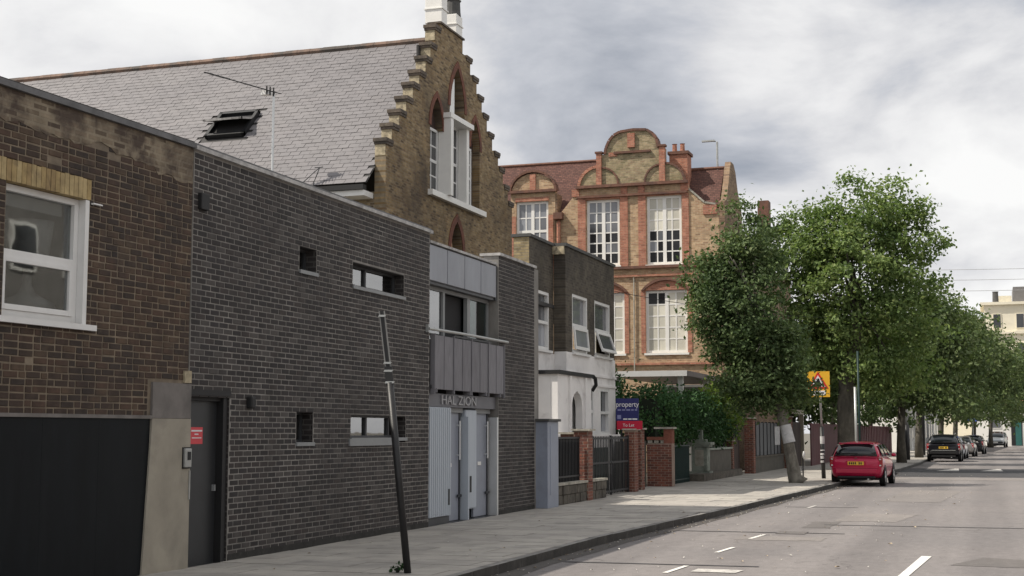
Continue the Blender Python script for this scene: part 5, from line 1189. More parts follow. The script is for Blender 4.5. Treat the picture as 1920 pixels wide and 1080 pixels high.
MB().tube([(-14.72, 59.93, 4.3), (-14.72, 59.93, 8.65)], 0.035, 6).build('downpipe', MT['stone_cap'], SCH)
# roofs
r_ = MB()
r_.face([(-25, 60.35, 11.6), (-16, 60.35, 11.6), (-16, 62.3, 14.52), (-25, 62.3, 14.52)]); r_.face([(-25, 62.3, 14.52), (-16, 62.3, 14.52), (-16, 65, 11), (-25, 65, 11)])
r_.face([(-16, 60.35, 11.6), (-10.95, 60.35, 11.6), (-10.95, 62.0, 13.75), (-16, 62.0, 13.75)]); r_.face([(-16, 62.0, 13.75), (-10.95, 62.0, 13.75), (-10.95, 65, 11), (-16, 65, 11)])
r_.build('roof', MT['school_tile'], SCH)
MB().tube([(-25, 62.3, 14.55), (-16.1, 62.3, 14.55)], 0.08, 6).build('ridge_tiles', MT['school_dark'], SCH)
MB().tube([(-13, 62.0, 13.78), (-10.95, 62.0, 13.78)], 0.08, 6).build('ridge_tiles', MT['school_dark'], SCH)
MB().box(-18.63, -18.55, 61.3, 62.25, 13.4, 14.6).build('vent_pipe', MT['stone_cap'], SCH) if False else None
ed = [(60.0, 0), (64.6, 0), (64.6, 11.9), (64.2, 12.7), (63.6, 13.1), (63.4, 13.35), (63.0, 13.95), (62.5, 14.25), (61.8, 14.25), (61.5, 13.9), (61.2, 13.3), (60.5, 12.3), (60.0, 11.9)]
MB('X').box(60.0, 60.35, 0, 11.6, -10.997, -10.862).build('corner_wall', MT['school_brick'], SCH)
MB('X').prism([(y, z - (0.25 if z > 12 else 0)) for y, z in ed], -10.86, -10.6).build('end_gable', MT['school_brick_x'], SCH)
follow([(-11.0, 11.755), (-11.5, 11.855), (-12.2, 12.505)], -0.08, CF - 0.52, CF + 0.06, 'coping', MT['stone_cap'])
MB('Y').box(-11.55, -10.95, 11.35, 11.76, CF, CF + 0.06).build('corner_block', MT['school_red'], SCH)
ck = MB().box(-13.25, -12.42, 60.9, 61.8, 12.0, 14.32).build('chimney', MT['school_red'], SCH)
MB().box(-13.32, -12.35, 60.83, 61.87, 14.323, 14.46).build('chimney_cap', MT['school_dark'], ck)
for x in (-13.08, -12.72): MB().lathe([(0.13, 14.463), (0.11, 14.6), (0.10, 14.85), (0.13, 14.87)], x, 61.3, 0, 10).build('chimney_pot', MT['school_red'], ck)
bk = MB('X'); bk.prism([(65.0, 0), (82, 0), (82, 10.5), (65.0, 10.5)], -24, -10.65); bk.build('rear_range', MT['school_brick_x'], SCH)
r_ = MB(); r_.face([(-10.55, 64.9, 10.5), (-10.55, 82.1, 10.5), (-14.0, 82.1, 14.3), (-14.0, 64.9, 14.3)]); r_.face([(-24, 64.9, 10.5), (-14, 64.9, 14.3), (-14.0, 82.1, 14.3), (-24, 82.1, 10.5)]); r_.build('rear_roof', MT['school_tile'], SCH)
MB().box(-11.45, -10.85, 75, 75.8, 12.0, 14.35).build('rear_chimney', MT['school_dark'], SCH)
lm = rootw('roof_lamp', 'thin grey lamp column with short arm above the school roof', 'lamp', (-11.2, 62.0, 13.7))
MB().tube([(-11.25, 62.0, 13.7), (-11.25, 62.0, 15.0), (-11.4, 62.0, 15.05)], 0.05, 8).build('lamp_column', MT['galv'], lm)
MB().box(-11.95, -11.35, 61.92, 62.08, 15.03, 15.10).build('lamp_head', MT['galv'], lm)

# ------------------------------------------------------------------ leaves, trees, ivy
def leaf_mesh(lobes, n, size, R, up=0.35, clump=45, spread=0.42, hollow=0.55):
    v, f = [], []
    tot = sum(a * b * c for _, (a, b, c) in lobes); centres = []
    for (cx, cy, cz), (rx, ry, rz) in lobes:
        k = max(3, int(n / clump * rx * ry * rz / tot))
        for _ in range(k):
            d = Vector((R.gauss(0, 1), R.gauss(0, 1), R.gauss(0, 1))).normalized(); q = R.uniform(hollow ** 3, 1.0) ** (1 / 3)
            q *= 0.86 + 0.28 * mnoise.noise(d * 1.9 + Vector((cx, cy, cz)))
            c = Vector((cx + d.x * rx * q, cy + d.y * ry * q, cz + d.z * rz * q)); centres.append((c, d))
            ax = Vector((R.gauss(0, 1), R.gauss(0, 1), R.gauss(0, .5))).normalized()
            sp = spread * R.uniform(0.6, 1.25)
            for _ in range(int(clump * R.uniform(0.5, 1.5))):
                o = Vector((R.gauss(0, 1), R.gauss(0, 1), R.gauss(0, 0.7))) * sp * 0.6 + ax * R.gauss(0, sp * 0.6); p = c + o
                nrm = (Vector((R.gauss(0, 1), R.gauss(0, 1), R.gauss(0, 1) + up * 2)) + d * 0.7).normalized()
                t = nrm.orthogonal().normalized(); t = (Matrix.Rotation(R.uniform(0, 2 * pi), 3, nrm) @ t); w = nrm.cross(t)
                s = size * R.uniform(0.6, 1.25); k0 = len(v)
                v += [tuple(p - t * s * .55), tuple(p + w * s * .32 + nrm * s * .06), tuple(p + t * s * .55 - nrm * s * .08), tuple(p - w * s * .32 + nrm * s * .06)]
                f.append((k0, k0 + 1, k0 + 2, k0 + 3))
    me = bpy.data.meshes.new('crown'); me.from_pydata(v, [], f); me.update()
    return me, centres

def tree(label, base, trunk, radii, lobes, n, size, mat, bark, seed, nb=14, spread=0.42, clump=45, hollow=0.55):
    R = random.Random(seed); t = rootw('street_tree', label, 'tree', base, 'street trees along the pavement')
    me, cen = leaf_mesh(lobes, n, size, R, spread=spread, clump=clump, hollow=hollow)
    link('crown', me, mat, t)
    b = MB(); b.tube(trunk, radii, 12)
    top_ = Vector(trunk[-1])
    for c, d in R.sample(cen, min(nb, len(cen))):
        c = top_.lerp(c, 0.86); s0 = Vector(trunk[-2]).lerp(top_, R.uniform(0.2, 1.0)); m = s0.lerp(c, 0.5) + Vector((R.gauss(0, .2), R.gauss(0, .2), R.uniform(0.1, .5))); r = radii[-1] * R.uniform(0.45, 0.75)
        b.tube([s0, m, c], [r, r * 0.6, 0.02], 6)
        for _ in range(2):
            e = c + Vector((R.gauss(0, .25), R.gauss(0, .25), R.gauss(0.0, .2))); b.tube([m.lerp(c, .5), e], [r * .35, 0.012], 5)
    b.build('trunk', bark, t, True)
    return t
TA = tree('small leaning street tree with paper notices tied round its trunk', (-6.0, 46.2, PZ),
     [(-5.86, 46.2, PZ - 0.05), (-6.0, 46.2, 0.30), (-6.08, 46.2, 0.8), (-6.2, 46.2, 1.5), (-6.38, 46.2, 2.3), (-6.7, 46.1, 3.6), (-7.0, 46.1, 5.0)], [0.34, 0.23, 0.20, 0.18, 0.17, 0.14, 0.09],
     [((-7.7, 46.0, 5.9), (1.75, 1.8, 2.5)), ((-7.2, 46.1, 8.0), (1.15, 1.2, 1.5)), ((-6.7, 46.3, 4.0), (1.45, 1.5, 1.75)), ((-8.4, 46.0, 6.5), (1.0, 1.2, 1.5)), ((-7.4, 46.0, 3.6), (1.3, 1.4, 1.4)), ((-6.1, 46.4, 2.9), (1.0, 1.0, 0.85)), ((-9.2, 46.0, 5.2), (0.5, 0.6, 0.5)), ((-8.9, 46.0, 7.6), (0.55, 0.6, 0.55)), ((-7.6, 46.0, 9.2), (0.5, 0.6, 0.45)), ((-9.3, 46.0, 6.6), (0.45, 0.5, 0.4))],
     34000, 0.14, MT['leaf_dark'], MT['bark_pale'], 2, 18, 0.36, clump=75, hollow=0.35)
b = MB(); b.tube([(-6.15, 46.18, 1.42), (-6.28, 46.18, 2.0)], [0.205, 0.19], 12, False); b.build('paper_wrap', MT['paper'], TA, True)
MB().box(-6.58, -6.42, 45.9, 45.93, 1.35, 1.95).build('paper_notice', MT['paper'], TA)
TB = tree('largest street tree with thick forked trunk behind the yellow sign', (-5.85, 63, PZ),
     [(-5.8, 63, PZ - 0.05), (-5.85, 63, 0.5), (-5.85, 63, 1.6), (-5.85, 63, 3.0), (-5.8, 63, 4.2), (-5.4, 63.1, 5.8), (-5.1, 63.1, 7.8)], [0.62, 0.47, 0.42, 0.41, 0.42, 0.26, 0.14],
     [((-5.5, 63.0, 8.6), (3.1, 3.0, 3.4)), ((-4.6, 63.0, 11.2), (2.3, 2.2, 1.7)), ((-7.6, 63.0, 9.8), (1.7, 1.9, 1.9)), ((-3.3, 63.0, 9.4), (1.6, 1.8, 2.2)), ((-4.7, 63.6, 5.4), (3.2, 2.6, 1.9)), ((-7.0, 63.3, 5.2), (2.2, 1.9, 1.7)), ((-8.0, 63.6, 7.3), (1.6, 1.7, 1.9)), ((-7.6, 63.8, 3.9), (1.3, 1.4, 1.1)), ((-4.4, 64.2, 3.9), (2.0, 1.6, 1.0)), ((-2.6, 63.2, 6.8), (1.2, 1.3, 1.2)), ((-2.35, 63.0, 11.6), (0.75, 0.8, 0.6)), ((-1.75, 63.0, 10.2), (0.6, 0.7, 0.5)), ((-2.0, 63.1, 8.2), (0.6, 0.7, 0.6)), ((-6.6, 63.0, 11.6), (0.8, 0.9, 0.6)), ((-8.8, 63.0, 11.0), (0.8, 0.9, 0.6)), ((-5.4, 63.0, 12.7), (0.7, 0.8, 0.45)), ((-8.6, 63.0, 10.4), (1.3, 1.4, 1.5)), ((-9.4, 63.2, 9.0), (1.0, 1.2, 1.4)), ((-7.6, 63.0, 11.3), (1.0, 1.1, 0.8)), ((-3.6, 63.0, 12.6), (0.6, 0.8, 0.45))],
     46000, 0.19, MT['leaf_sun'], MT['bark'], 5, 26, 0.52, clump=95, hollow=0.35)
for i, (lab, x, y, h, rr, n, dx) in enumerate((
        ('bushy street tree leaning over the maroon fence past the largest tree', -4.4, 78, 10.0, 3.1, 11000, 0.9),
        ('broad street tree above the black parked car', -4.2, 94, 11.0, 3.7, 9500, 1.2),
        ('street tree above the white parked car', -3.3, 110, 11.0, 4.0, 8500, 1.6),
        ('street tree third from the end of the row', -2.6, 127, 10.8, 4.4, 7500, 2.0),
        ('street tree beside the blue sign near the end of the row', -1.2, 144, 10.8, 4.7, 7000, 2.6),
        ('farthest street tree reaching over the end of the road', 0.4, 162, 10.6, 4.8, 6500, 3.2))):
    zb = 2.3; m = (h + zb) / 2; cx_ = x + dx
    tree(lab, (x, y, PZ), [(x, y, 0.05), (x, y, 1.5), (x + 0.1, y, 3.2), (x + dx * .4, y, m)], [0.30, 0.22, 0.20, 0.12],
         [((cx_, y, m), (rr, rr, (h - zb) / 2)), ((cx_ + 0.5 * rr, y, m + 0.6), (rr * .62, rr * .6, (h - zb) * .3)), ((cx_ - 0.45 * rr, y, m + 0.3), (rr * .6, rr * .6, (h - zb) * .34)), ((cx_ + 0.15 * rr, y, h - 1.2), (rr * .5, rr * .5, 1.3)), ((cx_ + 0.55 * rr, y - 0.5, zb + 1.0), (rr * .55, rr * .5, 1.1))],
         int(n * 1.35), 0.25 + 0.018 * i, MT['leaf_far'], MT['bark'], 40 + i, 12, 0.62, 34, hollow=0.25)
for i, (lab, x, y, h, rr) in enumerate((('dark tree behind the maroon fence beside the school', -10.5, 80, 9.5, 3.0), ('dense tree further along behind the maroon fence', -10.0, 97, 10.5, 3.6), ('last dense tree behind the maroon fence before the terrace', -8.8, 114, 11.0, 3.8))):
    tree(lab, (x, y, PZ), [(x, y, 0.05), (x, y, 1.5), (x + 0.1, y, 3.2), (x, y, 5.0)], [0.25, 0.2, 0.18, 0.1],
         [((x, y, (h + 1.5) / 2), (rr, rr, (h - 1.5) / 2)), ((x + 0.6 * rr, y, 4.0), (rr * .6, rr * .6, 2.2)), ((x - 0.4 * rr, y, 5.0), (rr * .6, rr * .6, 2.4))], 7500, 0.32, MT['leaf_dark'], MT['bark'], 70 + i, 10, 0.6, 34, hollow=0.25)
# ivy hedge over the yard walls, lime creeper at its far end
R = random.Random(13)
iv = rootw('ivy_hedge', 'thick dark green ivy hedge spilling over the yard walls beside the navy board', 'hedge', (-9.9, 47, PZ))
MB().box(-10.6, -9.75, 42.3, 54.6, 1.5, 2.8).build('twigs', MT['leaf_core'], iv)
lob = [((-10.0, 42.6 + k * 1.0, 2.28 + 0.16 * sin(k * 2.1)), (0.75, 0.95, 1.05)) for k in range(13)] + [((-9.75, 43.5 + k * 1.7, 1.85), (0.45, 0.8, 0.5)) for k in range(7)]
me, cn = leaf_mesh(lob, 19000, 0.12, R, up=0.1, clump=40, spread=0.30, hollow=0.6); link('ivy_leaves', me, MT['leaf_ivy'], iv)
bh = rootw('back_hedge', 'dark shrub behind the navy board beside the white house', 'shrub', (-11.5, 44.5, PZ))
me, cn = leaf_mesh([((-11.6, 44.0, 2.9), (0.9, 1.1, 1.2)), ((-11.2, 43.6, 1.9), (1.0, 1.2, 1.5)), ((-12.0, 45.0, 2.6), (0.9, 1.3, 1.3))], 3500, 0.13, R, clump=40, spread=0.3); link('foliage', me, MT['leaf_ivy'], bh)
MB().tube([(-11.5, 44.3, 0), (-11.5, 44.3, 2.4)], [0.08, 0.04], 6).build('stem', MT['bark'], bh)
lc = rootw('lime_creeper', 'bright lime green creeper hanging at the far end of the dark ivy', 'creeper', (-9.5, 52.6, PZ))
me, cn = leaf_mesh([((-9.55, 52.2, 2.95), (0.55, 0.9, 0.62)), ((-9.4, 53.2, 2.5), (0.42, 0.7, 0.8)), ((-9.45, 53.9, 1.95), (0.28, 0.4, 0.7)), ((-9.8, 51.0, 3.2), (0.4, 0.7, 0.3))], 1900, 0.15, R, clump=26, spread=0.3); link('foliage', me, MT['leaf_lime'], lc)
MB().tube([(-9.55, 53.2, 0.1), (-9.55, 53.2, 1.6), (-9.55, 52.6, 2.9)], [0.03, 0.025, 0.015], 6).build('stem', MT['bark'], lc)

# ------------------------------------------------------------------ street furniture
lp = rootw('leaning_post', 'black leaning post without its sign, standing before the slit windows', 'post', (-6.48, 15.19, PZ))
B0, B1, B2 = Vector((-6.48, 15.19, PZ - 0.05)), Vector((-6.735, 15.19, 2.36)), Vector((-6.85, 15.19, 3.22))
MB().tube([B0, B0.lerp(B1, .5), B1], 0.044, 12).build('pole', MT['post_black'], lp, True)
d = (B2 - B1).normalized(); yv = Vector((0.33, 0, 0)).normalized() * 0; sx = Vector((cos(radians(19)), sin(radians(19)), 0)); sy = Vector((-sx.y, sx.x, 0))
def obar(a, b_, hw, hd, off=Vector((0, 0, 0))):
    m = MB(); u = sx * hw; w = sy * hd; n = 0
    for p in (a + off, b_ + off): m.v += [tuple(p - u - w), tuple(p + u - w), tuple(p + u + w), tuple(p - u + w)]
    m.f = [(0, 3, 2, 1), (4, 5, 6, 7), (0, 1, 5, 4), (1, 2, 6, 5), (2, 3, 7, 6), (3, 0, 4, 7)]; return m
obar(B1, B2, 0.022, 0.02).build('channel', MT['post_black'], lp)
for s in (-1, 1): obar(B1 + d * 0.10, B2, 0.007, 0.022, sx * 0.030 * s - sy * 0.005).build('channel_edge', MT['post_edge'], lp)
for t_, w in ((0.0, 0.052), (0.16, 0.050), (0.27, 0.042), (0.93, 0.040)):
    p = B1.lerp(B2, t_); obar(p - d * 0.012 - sx * 0.01 , p + d * 0.012 + sx * 0.006, w, 0.035).build('clip', MT['galv'], lp)
obar(B1 - d * 0.02, B1.lerp(B2, 0.22), 0.046, 0.034).build('clamp', MT['post_black'], lp)
wd = tag(MB().lathe([(0.02, 0), (0.03, 0.03), (0.015, 0.06)], -6.62, 15.2, PZ, 6).build('weed', MT['leaf_core']), 'small dark tuft of weeds at the foot of the leaning post', 'weed')
me, _ = leaf_mesh([((-6.64, 15.2, 0.16), (0.14, 0.1, 0.05))], 60, 0.05, random.Random(3), clump=12, spread=0.05)
link('leaves', me, MT['leaf_ivy'], wd)

# roadworks style warning sign on its pole
rs = rootw('road_sign', 'red triangle warning sign on a yellow board with white plate', 'sign', (-5.58, 50.74, PZ))
MB().tube([(-5.56, 50.74, 0), (-5.60, 50.74, 1.95)], 0.075, 12).build('lower_post', MT['post_black'], rs, True)
MB().tube([(-5.60, 50.74, 1.95), (-5.64, 50.74, 3.85)], 0.038, 10).build('pole', MT['galv'], rs, True)
MB('Y').box(-6.06, -5.27, 3.02, 3.94, -50.69, -50.672).build('backing_board', MT['sign_yellow'], rs)
tri = [(-6.05, 3.32), (-5.31, 3.32), (-5.68, 3.93)]; tin = [(-5.93, 3.39), (-5.43, 3.39), (-5.68, 3.80)]
MB('Y').prism(tri, -50.672, -50.664).build('red_triangle', MT['sign_red'], rs)
MB('Y').prism(tin, -50.664, -50.660).build('white_field', MT['print_white'], rs)
MB('Y').prism([(-5.92, 3.395), (-5.58, 3.395), (-5.53, 3.46), (-5.60, 3.56), (-5.64, 3.68), (-5.68, 3.70), (-5.74, 3.60), (-5.84, 3.47)], -50.660, -50.657).build('symbol', MT['sign_black'], rs)
MB('Y').box(-5.96, -5.42, 3.08, 3.25, -50.672, -50.664).build('plate', MT['print_white'], rs)
for x0, x1 in ((-5.90, -5.79), (-5.75, -5.62), (-5.60, -5.48)): MB('Y').box(x0, x1, 3.14, 3.19, -50.664, -50.661).build('print', MT['sign_black'], rs)
for z0, z1, w in ((1.35, 1.62, .05), (1.10, 1.14, .045), (0.95, 1.02, .045), (0.82, 0.92, .04), (0.68, 0.76, .04)):
    MB().tube([(-5.585, 50.735, z0), (-5.588, 50.735, z1)], 0.0775, 12, False).build('sticker', MT['paper'] if z1 > 1.0 else MT['far_grey'], rs)
rm_ = rootw('round_mirror', 'small white round mirror on a short stem by the leaning tree', 'mirror', (-6.1, 50.2, PZ))
MB().tube([(-6.22, 50.2, 0), (-6.22, 50.2, 0.85)], 0.025, 8).build('stem', MT['iron_black'], rm_)
MB().lathe([(0.02, -0.03), (0.14, 0), (0.15, 0.03), (0.0, 0.05)], -6.2, 50.2, 0.95, 14, 'X').build('mirror_disc', MT['paper'], rm_, True)

# estate agent board
eb = rootw('agent_board', 'navy and red estate agent board above the black gate', 'sign', (-9.5, 37.7, PZ))
yb = 37.55
MB('Y').box(-9.77, -9.12, 2.08, 2.70, -yb - 0.02, -yb).build('board', MT['board_navy'], eb)
MB('Y').box(-9.745, -9.02, 1.84, 2.077, -yb - 0.02, -yb + 0.004).build('slip_board', MT['board_red'], eb)
text('property', 'lettering', 0.20, MT['print_white'], eb, (-9.44, yb - 0.006, 2.53), RY, 0.003, 0.92)
text('To Let', 'lettering', 0.12, MT['print_white'], eb, (-9.41, yb - 0.009, 1.955), RY, 0.003, 1.0)
for x0, x1 in ((-9.72, -9.62), (-9.59, -9.50), (-9.47, -9.36), (-9.33, -9.26), (-9.23, -9.16)): MB('Y').box(x0, x1, 2.36, 2.40, -yb, -yb + 0.003).build('print', MT['print_blue'], eb)
for x0, x1 in ((-9.56, -9.44), (-9.42, -9.32), (-9.30, -9.16)): MB('Y').box(x0, x1, 2.11, 2.145, -yb, -yb + 0.003).build('print', MT['print_white'], eb)
MB('Y').box(-9.73, -9.62, 2.13, 2.24, -yb, -yb + 0.003).build('emblem', MT['print_blue'], eb)
for x in (-9.62, -9.47): MB().box(x - 0.022, x + 0.022, yb + 0.021, yb + 0.066, PZ, 2.6).build('post', MT['iron_black'], eb)

def post(name, label, cat, x, y, h, r, mat, top=None, htop=0):
    t = rootw(name, label, cat, (x, y, PZ)); MB().tube([(x, y, 0.05), (x, y, h)], r, 10).build('shaft', mat, t, True)
    if top: MB().tube([(x, y, h), (x, y, h + htop)], r * 0.6, 8).build('pole', top, t, True)
    return t
post('street_post', 'pale thin post rising just behind the red car', 'post', -4.9, 56.5, 3.55, 0.05, MT['galv'])
post('street_post', 'taller dark thin pole by the largest tree', 'post', -5.1, 60.5, 5.2, 0.045, MT['iron_green'])
post('street_post', 'black post with pale top between the red car and black car', 'post', -4.52, 86.2, 2.2, 0.16, MT['post_black'], MT['galv'], 1.9)
post('lamp_column', 'dark lamp column beside the black parked car', 'lamp post', -4.3, 104, 6.5, 0.10, MT['iron_black'])
wp = rootw('parking_sign', 'small blue sign under the far trees at the end of the row', 'sign', (-1.2, 136, PZ))
MB().tube([(-1.2, 136, 0), (-1.2, 136, 3.6)], 0.05, 8).build('pole', MT['galv'], wp); MB('Y').box(-1.75, -0.65, 2.75, 3.75, -135.92, -135.88).build('plate', M('sign_blue', (0.10, 0.16, 0.55), 0.4), wp)

# overhead cables
cb1 = rootw('overhead_cable', 'three thin overhead cables crossing the sky beyond the trees', 'cables', (0, 130, 0))
for z, dy in ((14.3, 0), (15.6, 3), (16.9, 6)):
    MB().tube([(-14 + 34 * k / 10, 128 + dy + 6 * k / 10, z + 0.05 * (k - 5) ** 2 / 25 * 6 + 0.02 * k) for k in range(11)], 0.022, 5).build('cable', MT['far_grey'], cb1)
c2 = tag(MB().tube([(-14.9 + 9.5 * k / 8, 54 + 8 * k / 8, 7.35 - 0.9 * (k / 8) + 0.018 * (k - 4) ** 2) for k in range(9)], 0.012, 5).build('overhead_cable', MT['iron_black']), 'single black cable sagging across the school front to the trees', 'cable')

# ------------------------------------------------------------------ cars
import bmesh
def loft(rings, caps=True):
    b = MB(); n = len(rings[0])
    for r in rings: b.v += r
    for i in range(len(rings) - 1):
        for k in range(n): a = i * n + k; c = i * n + (k + 1) % n; b.f.append((a, c, c + n, a + n))
    if caps: b.f.append(tuple(range(n))[::-1]); e = (len(rings) - 1) * n; b.f.append(tuple(e + k for k in range(n)))
    return b
def mirror(half): return half + [(-x, y, z) for x, y, z in half[::-1] if x > 1e-6]
def car(label, loc, rz, paint, W=1.68, L=4.0, H=1.46, plate='plate_yellow', suv=False, front=False, roofbars=False, group=None):
    t = root('parked_car', label, 'car', loc, rz, 'cars parked along the kerb')
    w = W / 2; sc = L / 4.0; hb = H / 1.46
    st = [(-2.0, .80, .44, .80), (-1.95, .93, .33, .93), (-1.80, .975, .27, .985), (-1.5, .99, .24, .99), (-1.0, 1.0, .22, .97), (0, 1.0, .22, .94), (.85, .99, .22, .91), (1.25, .98, .22, .87), (1.6, .94, .24, .79), (1.85, .84, .28, .69), (1.99, .66, .36, .58)]
    if suv: st = [(y, ww, zb + .06, zs + .03) for y, ww, zb, zs in st]
    rings = []
    for y, ww, zb, zs in st:
        x = w * ww; zb *= hb; zs *= hb; y *= sc
        rings.append(mirror([(0, y, zb), (x * .82, y, zb), (x * .95, y, zb + .07), (x * .985, y, zb + (zs - zb) * .45), (x, y, zb + (zs - zb) * .62), (x * .97, y, zs - .05), (x * .90, y, zs - .005), (x * .45, y, zs + .02), (0, y, zs + .025)]))
    bo = loft(rings).build('body', paint, t, True); md = bo.modifiers.new('smooth', 'SUBSURF'); md.levels = 1; md.render_levels = 2
    gs = [(-1.93, .88, .95, .84, .985), (-1.80, .89, .95, .74, 1.24), (-1.66, .90, .95, .70, 1.39), (-1.35, .91, .95, .71, 1.44), (-.3, .92, .93, .72, 1.46), (.25, .92, .92, .70, 1.425), (.75, .90, .90, .74, 1.20), (1.22, .86, .86, .82, .90)]
    rings = []
    for y, w0, z0, w1, z1 in gs:
        a, b_, z0, z1 = w * w0, w * w1, z0 * hb, z1 * hb; y *= sc
        rings.append(mirror([(0, y, z0 - .08), (a * .97, y, z0 - .06), (a, y, z0), (a + (b_ - a) * .5 + .015, y, z0 + (z1 - z0) * .55), (b_ + .01, y, z1 - .075), (b_ * .88, y, z1 - .022), (b_ * .5, y, z1 + .014), (0, y, z1 + .024)]))
    gb = loft(rings).build('cabin', paint, t, True); md = gb.modifiers.new('smooth', 'SUBSURF'); md.levels = 1; md.render_levels = 2
    Y = lambda y: y * sc; Z = lambda z: z * hb
    def quad_panel(name, pts, mat, off):
        # slightly bowed panel with thickness
        p = [Vector(q) for q in pts]; n = (p[1] - p[0]).cross(p[3] - p[0]).normalized(); o = Vector(off)
        if n.dot(o) < 0: n = -n
        m = MB(); N_ = 6; g = []
        for i in range(N_ + 1):
            for j in range(3):
                a = p[0].lerp(p[1], i / N_); c = p[3].lerp(p[2], i / N_); q = a.lerp(c, j / 2); u = i / N_
                q = q + n * (0.010 + 0.045 * 4 * u * (1 - u) * (1 if name in ('rear_window', 'windscreen') else 0.0)); m.v.append(tuple(q))
        for i in range(N_):
            for j in range(2): a = i * 3 + j; m.f.append((a, a + 1, a + 4, a + 3))
        o_ = m.build(name, mat, t, True); sd = o_.modifiers.new('thick', 'SOLIDIFY'); sd.thickness = 0.02; sd.offset = 0; return o_
    quad_panel('rear_window', [(-w * .80, Y(-1.945), Z(.985)), (w * .80, Y(-1.945), Z(.985)), (w * .66, Y(-1.735), Z(1.345)), (-w * .66, Y(-1.735), Z(1.345))], MT['car_glass'], (0, -1, .5))
    quad_panel('windscreen', [(-w * .78, Y(1.17), Z(.94)), (w * .78, Y(1.17), Z(.94)), (w * .64, Y(.36), Z(1.385)), (-w * .64, Y(.36), Z(1.385))], MT['car_glass'], (0, 1, .5))
    for s in (-1, 1):
        for (ya, yb, yc, yd) in ((-1.62, -.78, -.78, -1.50), (-.70, .12, .12, -.70), (.19, 1.0, .32, .19)):
            f = lambda y, z, top: (s * (w * (.925 - (.19 if top else 0.0)) + .014), Y(y), Z(z))
            quad_panel('side_window', [f(ya, .985, 0), f(yb, .965, 0), f(yc, 1.36, 1), f(yd, 1.36, 1)], MT['car_glass'], (s, 0, .3))
        for y in (-1.22, 1.28):
            wx = s * (w - .095)
            wh = MB().lathe([(.20, -.09), (.295, -.095), (.315, -.07), (.315, .07), (.295, .095), (.20, .09)], wx, Y(y), .315, 22, 'X').build('wheel', MT['tyre'], t, True)
            m = MB(); m.lathe([(.0, .0), (.05, .012), (.205, .0), (.20, -.05)] if s > 0 else [(.20, .05), (.205, .0), (.05, -.012), (.0, .0)], wx + s * .088, Y(y), .315, 18, 'X'); m.build('rim', MT['alloy'], wh)
            for k in range(5):
                a = 2 * pi * k / 5; MB().box(wx + s * .09 - .006, wx + s * .09 + .006, Y(y) + .12 * cos(a) - .035, Y(y) + .12 * cos(a) + .035, .315 + .12 * sin(a) - .035, .315 + .12 * sin(a) + .035).build('rim_hole', MT['plastic_black'], wh)
            ar_ = MB(); ar_.lathe([(.355, -.012), (.375, 0.0), (.355, .012), (.30, .0)], s * (w * .985), Y(y), .33, 24, 'X'); ar_.build('wheel_arch', MT['plastic_black'], t, True)
        mi = MB(); mi.lathe([(.02, -.08), (.05, -.06), (.06, 0), (.05, .06), (.02, .08)], s * (w + .07), Y(.62), Z(1.0), 12, 'X'); o = mi.build('door_mirror', paint, t, True)
        # rear lamps wrap the corners
        m = MB(); m.box(s * w * .99 - (.17 if s > 0 else -.0), s * w * .99 + (0 if s > 0 else .17), Y(-1.955), Y(-1.80), Z(.63), Z(.965)); o = m.build('tail_light', MT['lamp_red'], t, bevel=.04)
        MB().box(s * w * .90 - .03, s * w * .90 + .03, Y(-1.962), Y(-1.94), Z(.67), Z(.71)).build('reversing_lens', MT['lamp_clear'], o)
        MB().box(s * w * .90 - .03, s * w * .90 + .03, Y(-1.962), Y(-1.94), Z(.87), Z(.91)).build('indicator_lens', MT['lamp_clear'], o)
        m = MB(); m.lathe([(.0, -.02), (.11, -.01), (.12, .03), (.0, .06)], s * w * .66, Y(1.86), Z(.62), 14, 'Z'); m.build('headlight', MT['lamp_clear'], t, True)
        MB().tube([(s * w * .945, Y(-.72), Z(.9)), (s * w * .945, Y(-.60), Z(.905))], .018, 6).build('door_handle', paint, t)
        if roofbars: MB().tube([(s * w * .64, Y(-1.4), Z(1.46)), (s * w * .66, Y(-1.2), Z(1.50)), (s * w * .66, Y(-.2), Z(1.52)), (s * w * .62, Y(.05), Z(1.46))], .018, 6).build('roof_bar', MT['galv'], t)
    MB().box(-w * .80, w * .80, Y(-2.015), Y(-1.90), Z(.40), Z(.60)).build('bumper', paint if not suv else MT['plastic_black'], t, bevel=.05)
    MB().box(-w * .70, w * .70, Y(-1.985), Y(-1.90), Z(.26), Z(.34)).build('valance', MT['plastic_black'], t, bevel=.03)
    MB().box(-w * .88, w * .88, Y(-2.022), Y(-2.0), Z(.595), Z(.615)).build('bumper_crease', paint, t, bevel=.008) if not suv else MB().box(-w * .7, w * .7, Y(-2.03), Y(-2.0), Z(.60), Z(.63)).build('chrome_strip', MT['galv'], t)
    p = MB().box(-.26, .26, Y(-2.0) - .022, Y(-2.0) - .008, Z(.70), Z(.815)).build('number_plate', MT[plate], t)
    for k in range(7):
        if k == 4: continue
        MB().box(-.215 + k * .062, -.177 + k * .062, Y(-2.0) - .026, Y(-2.0) - .022, Z(.72), Z(.795)).build('character', MT['sign_black'], p)
    MB().box(-.32, .32, Y(-2.0) - .008, Y(-1.93), Z(.69), Z(.83)).build('plate_recess', paint, t, bevel=.006)
    MB().lathe([(.0, -.012), (.05, -.008), (.05, .0)], 0, Y(-1.975), Z(.93), 12).build('badge', MT['galv'], t)
    MB().box(-.32, .25, Y(-1.99), Y(-1.975), Z(1.0), Z(1.018)).build('rear_wiper', MT['plastic_black'], t)
    MB().tube([(w * .45, Y(-2.0), Z(.24)), (w * .45, Y(-1.7), Z(.24))], .03, 8).build('exhaust', MT['galv'], t)
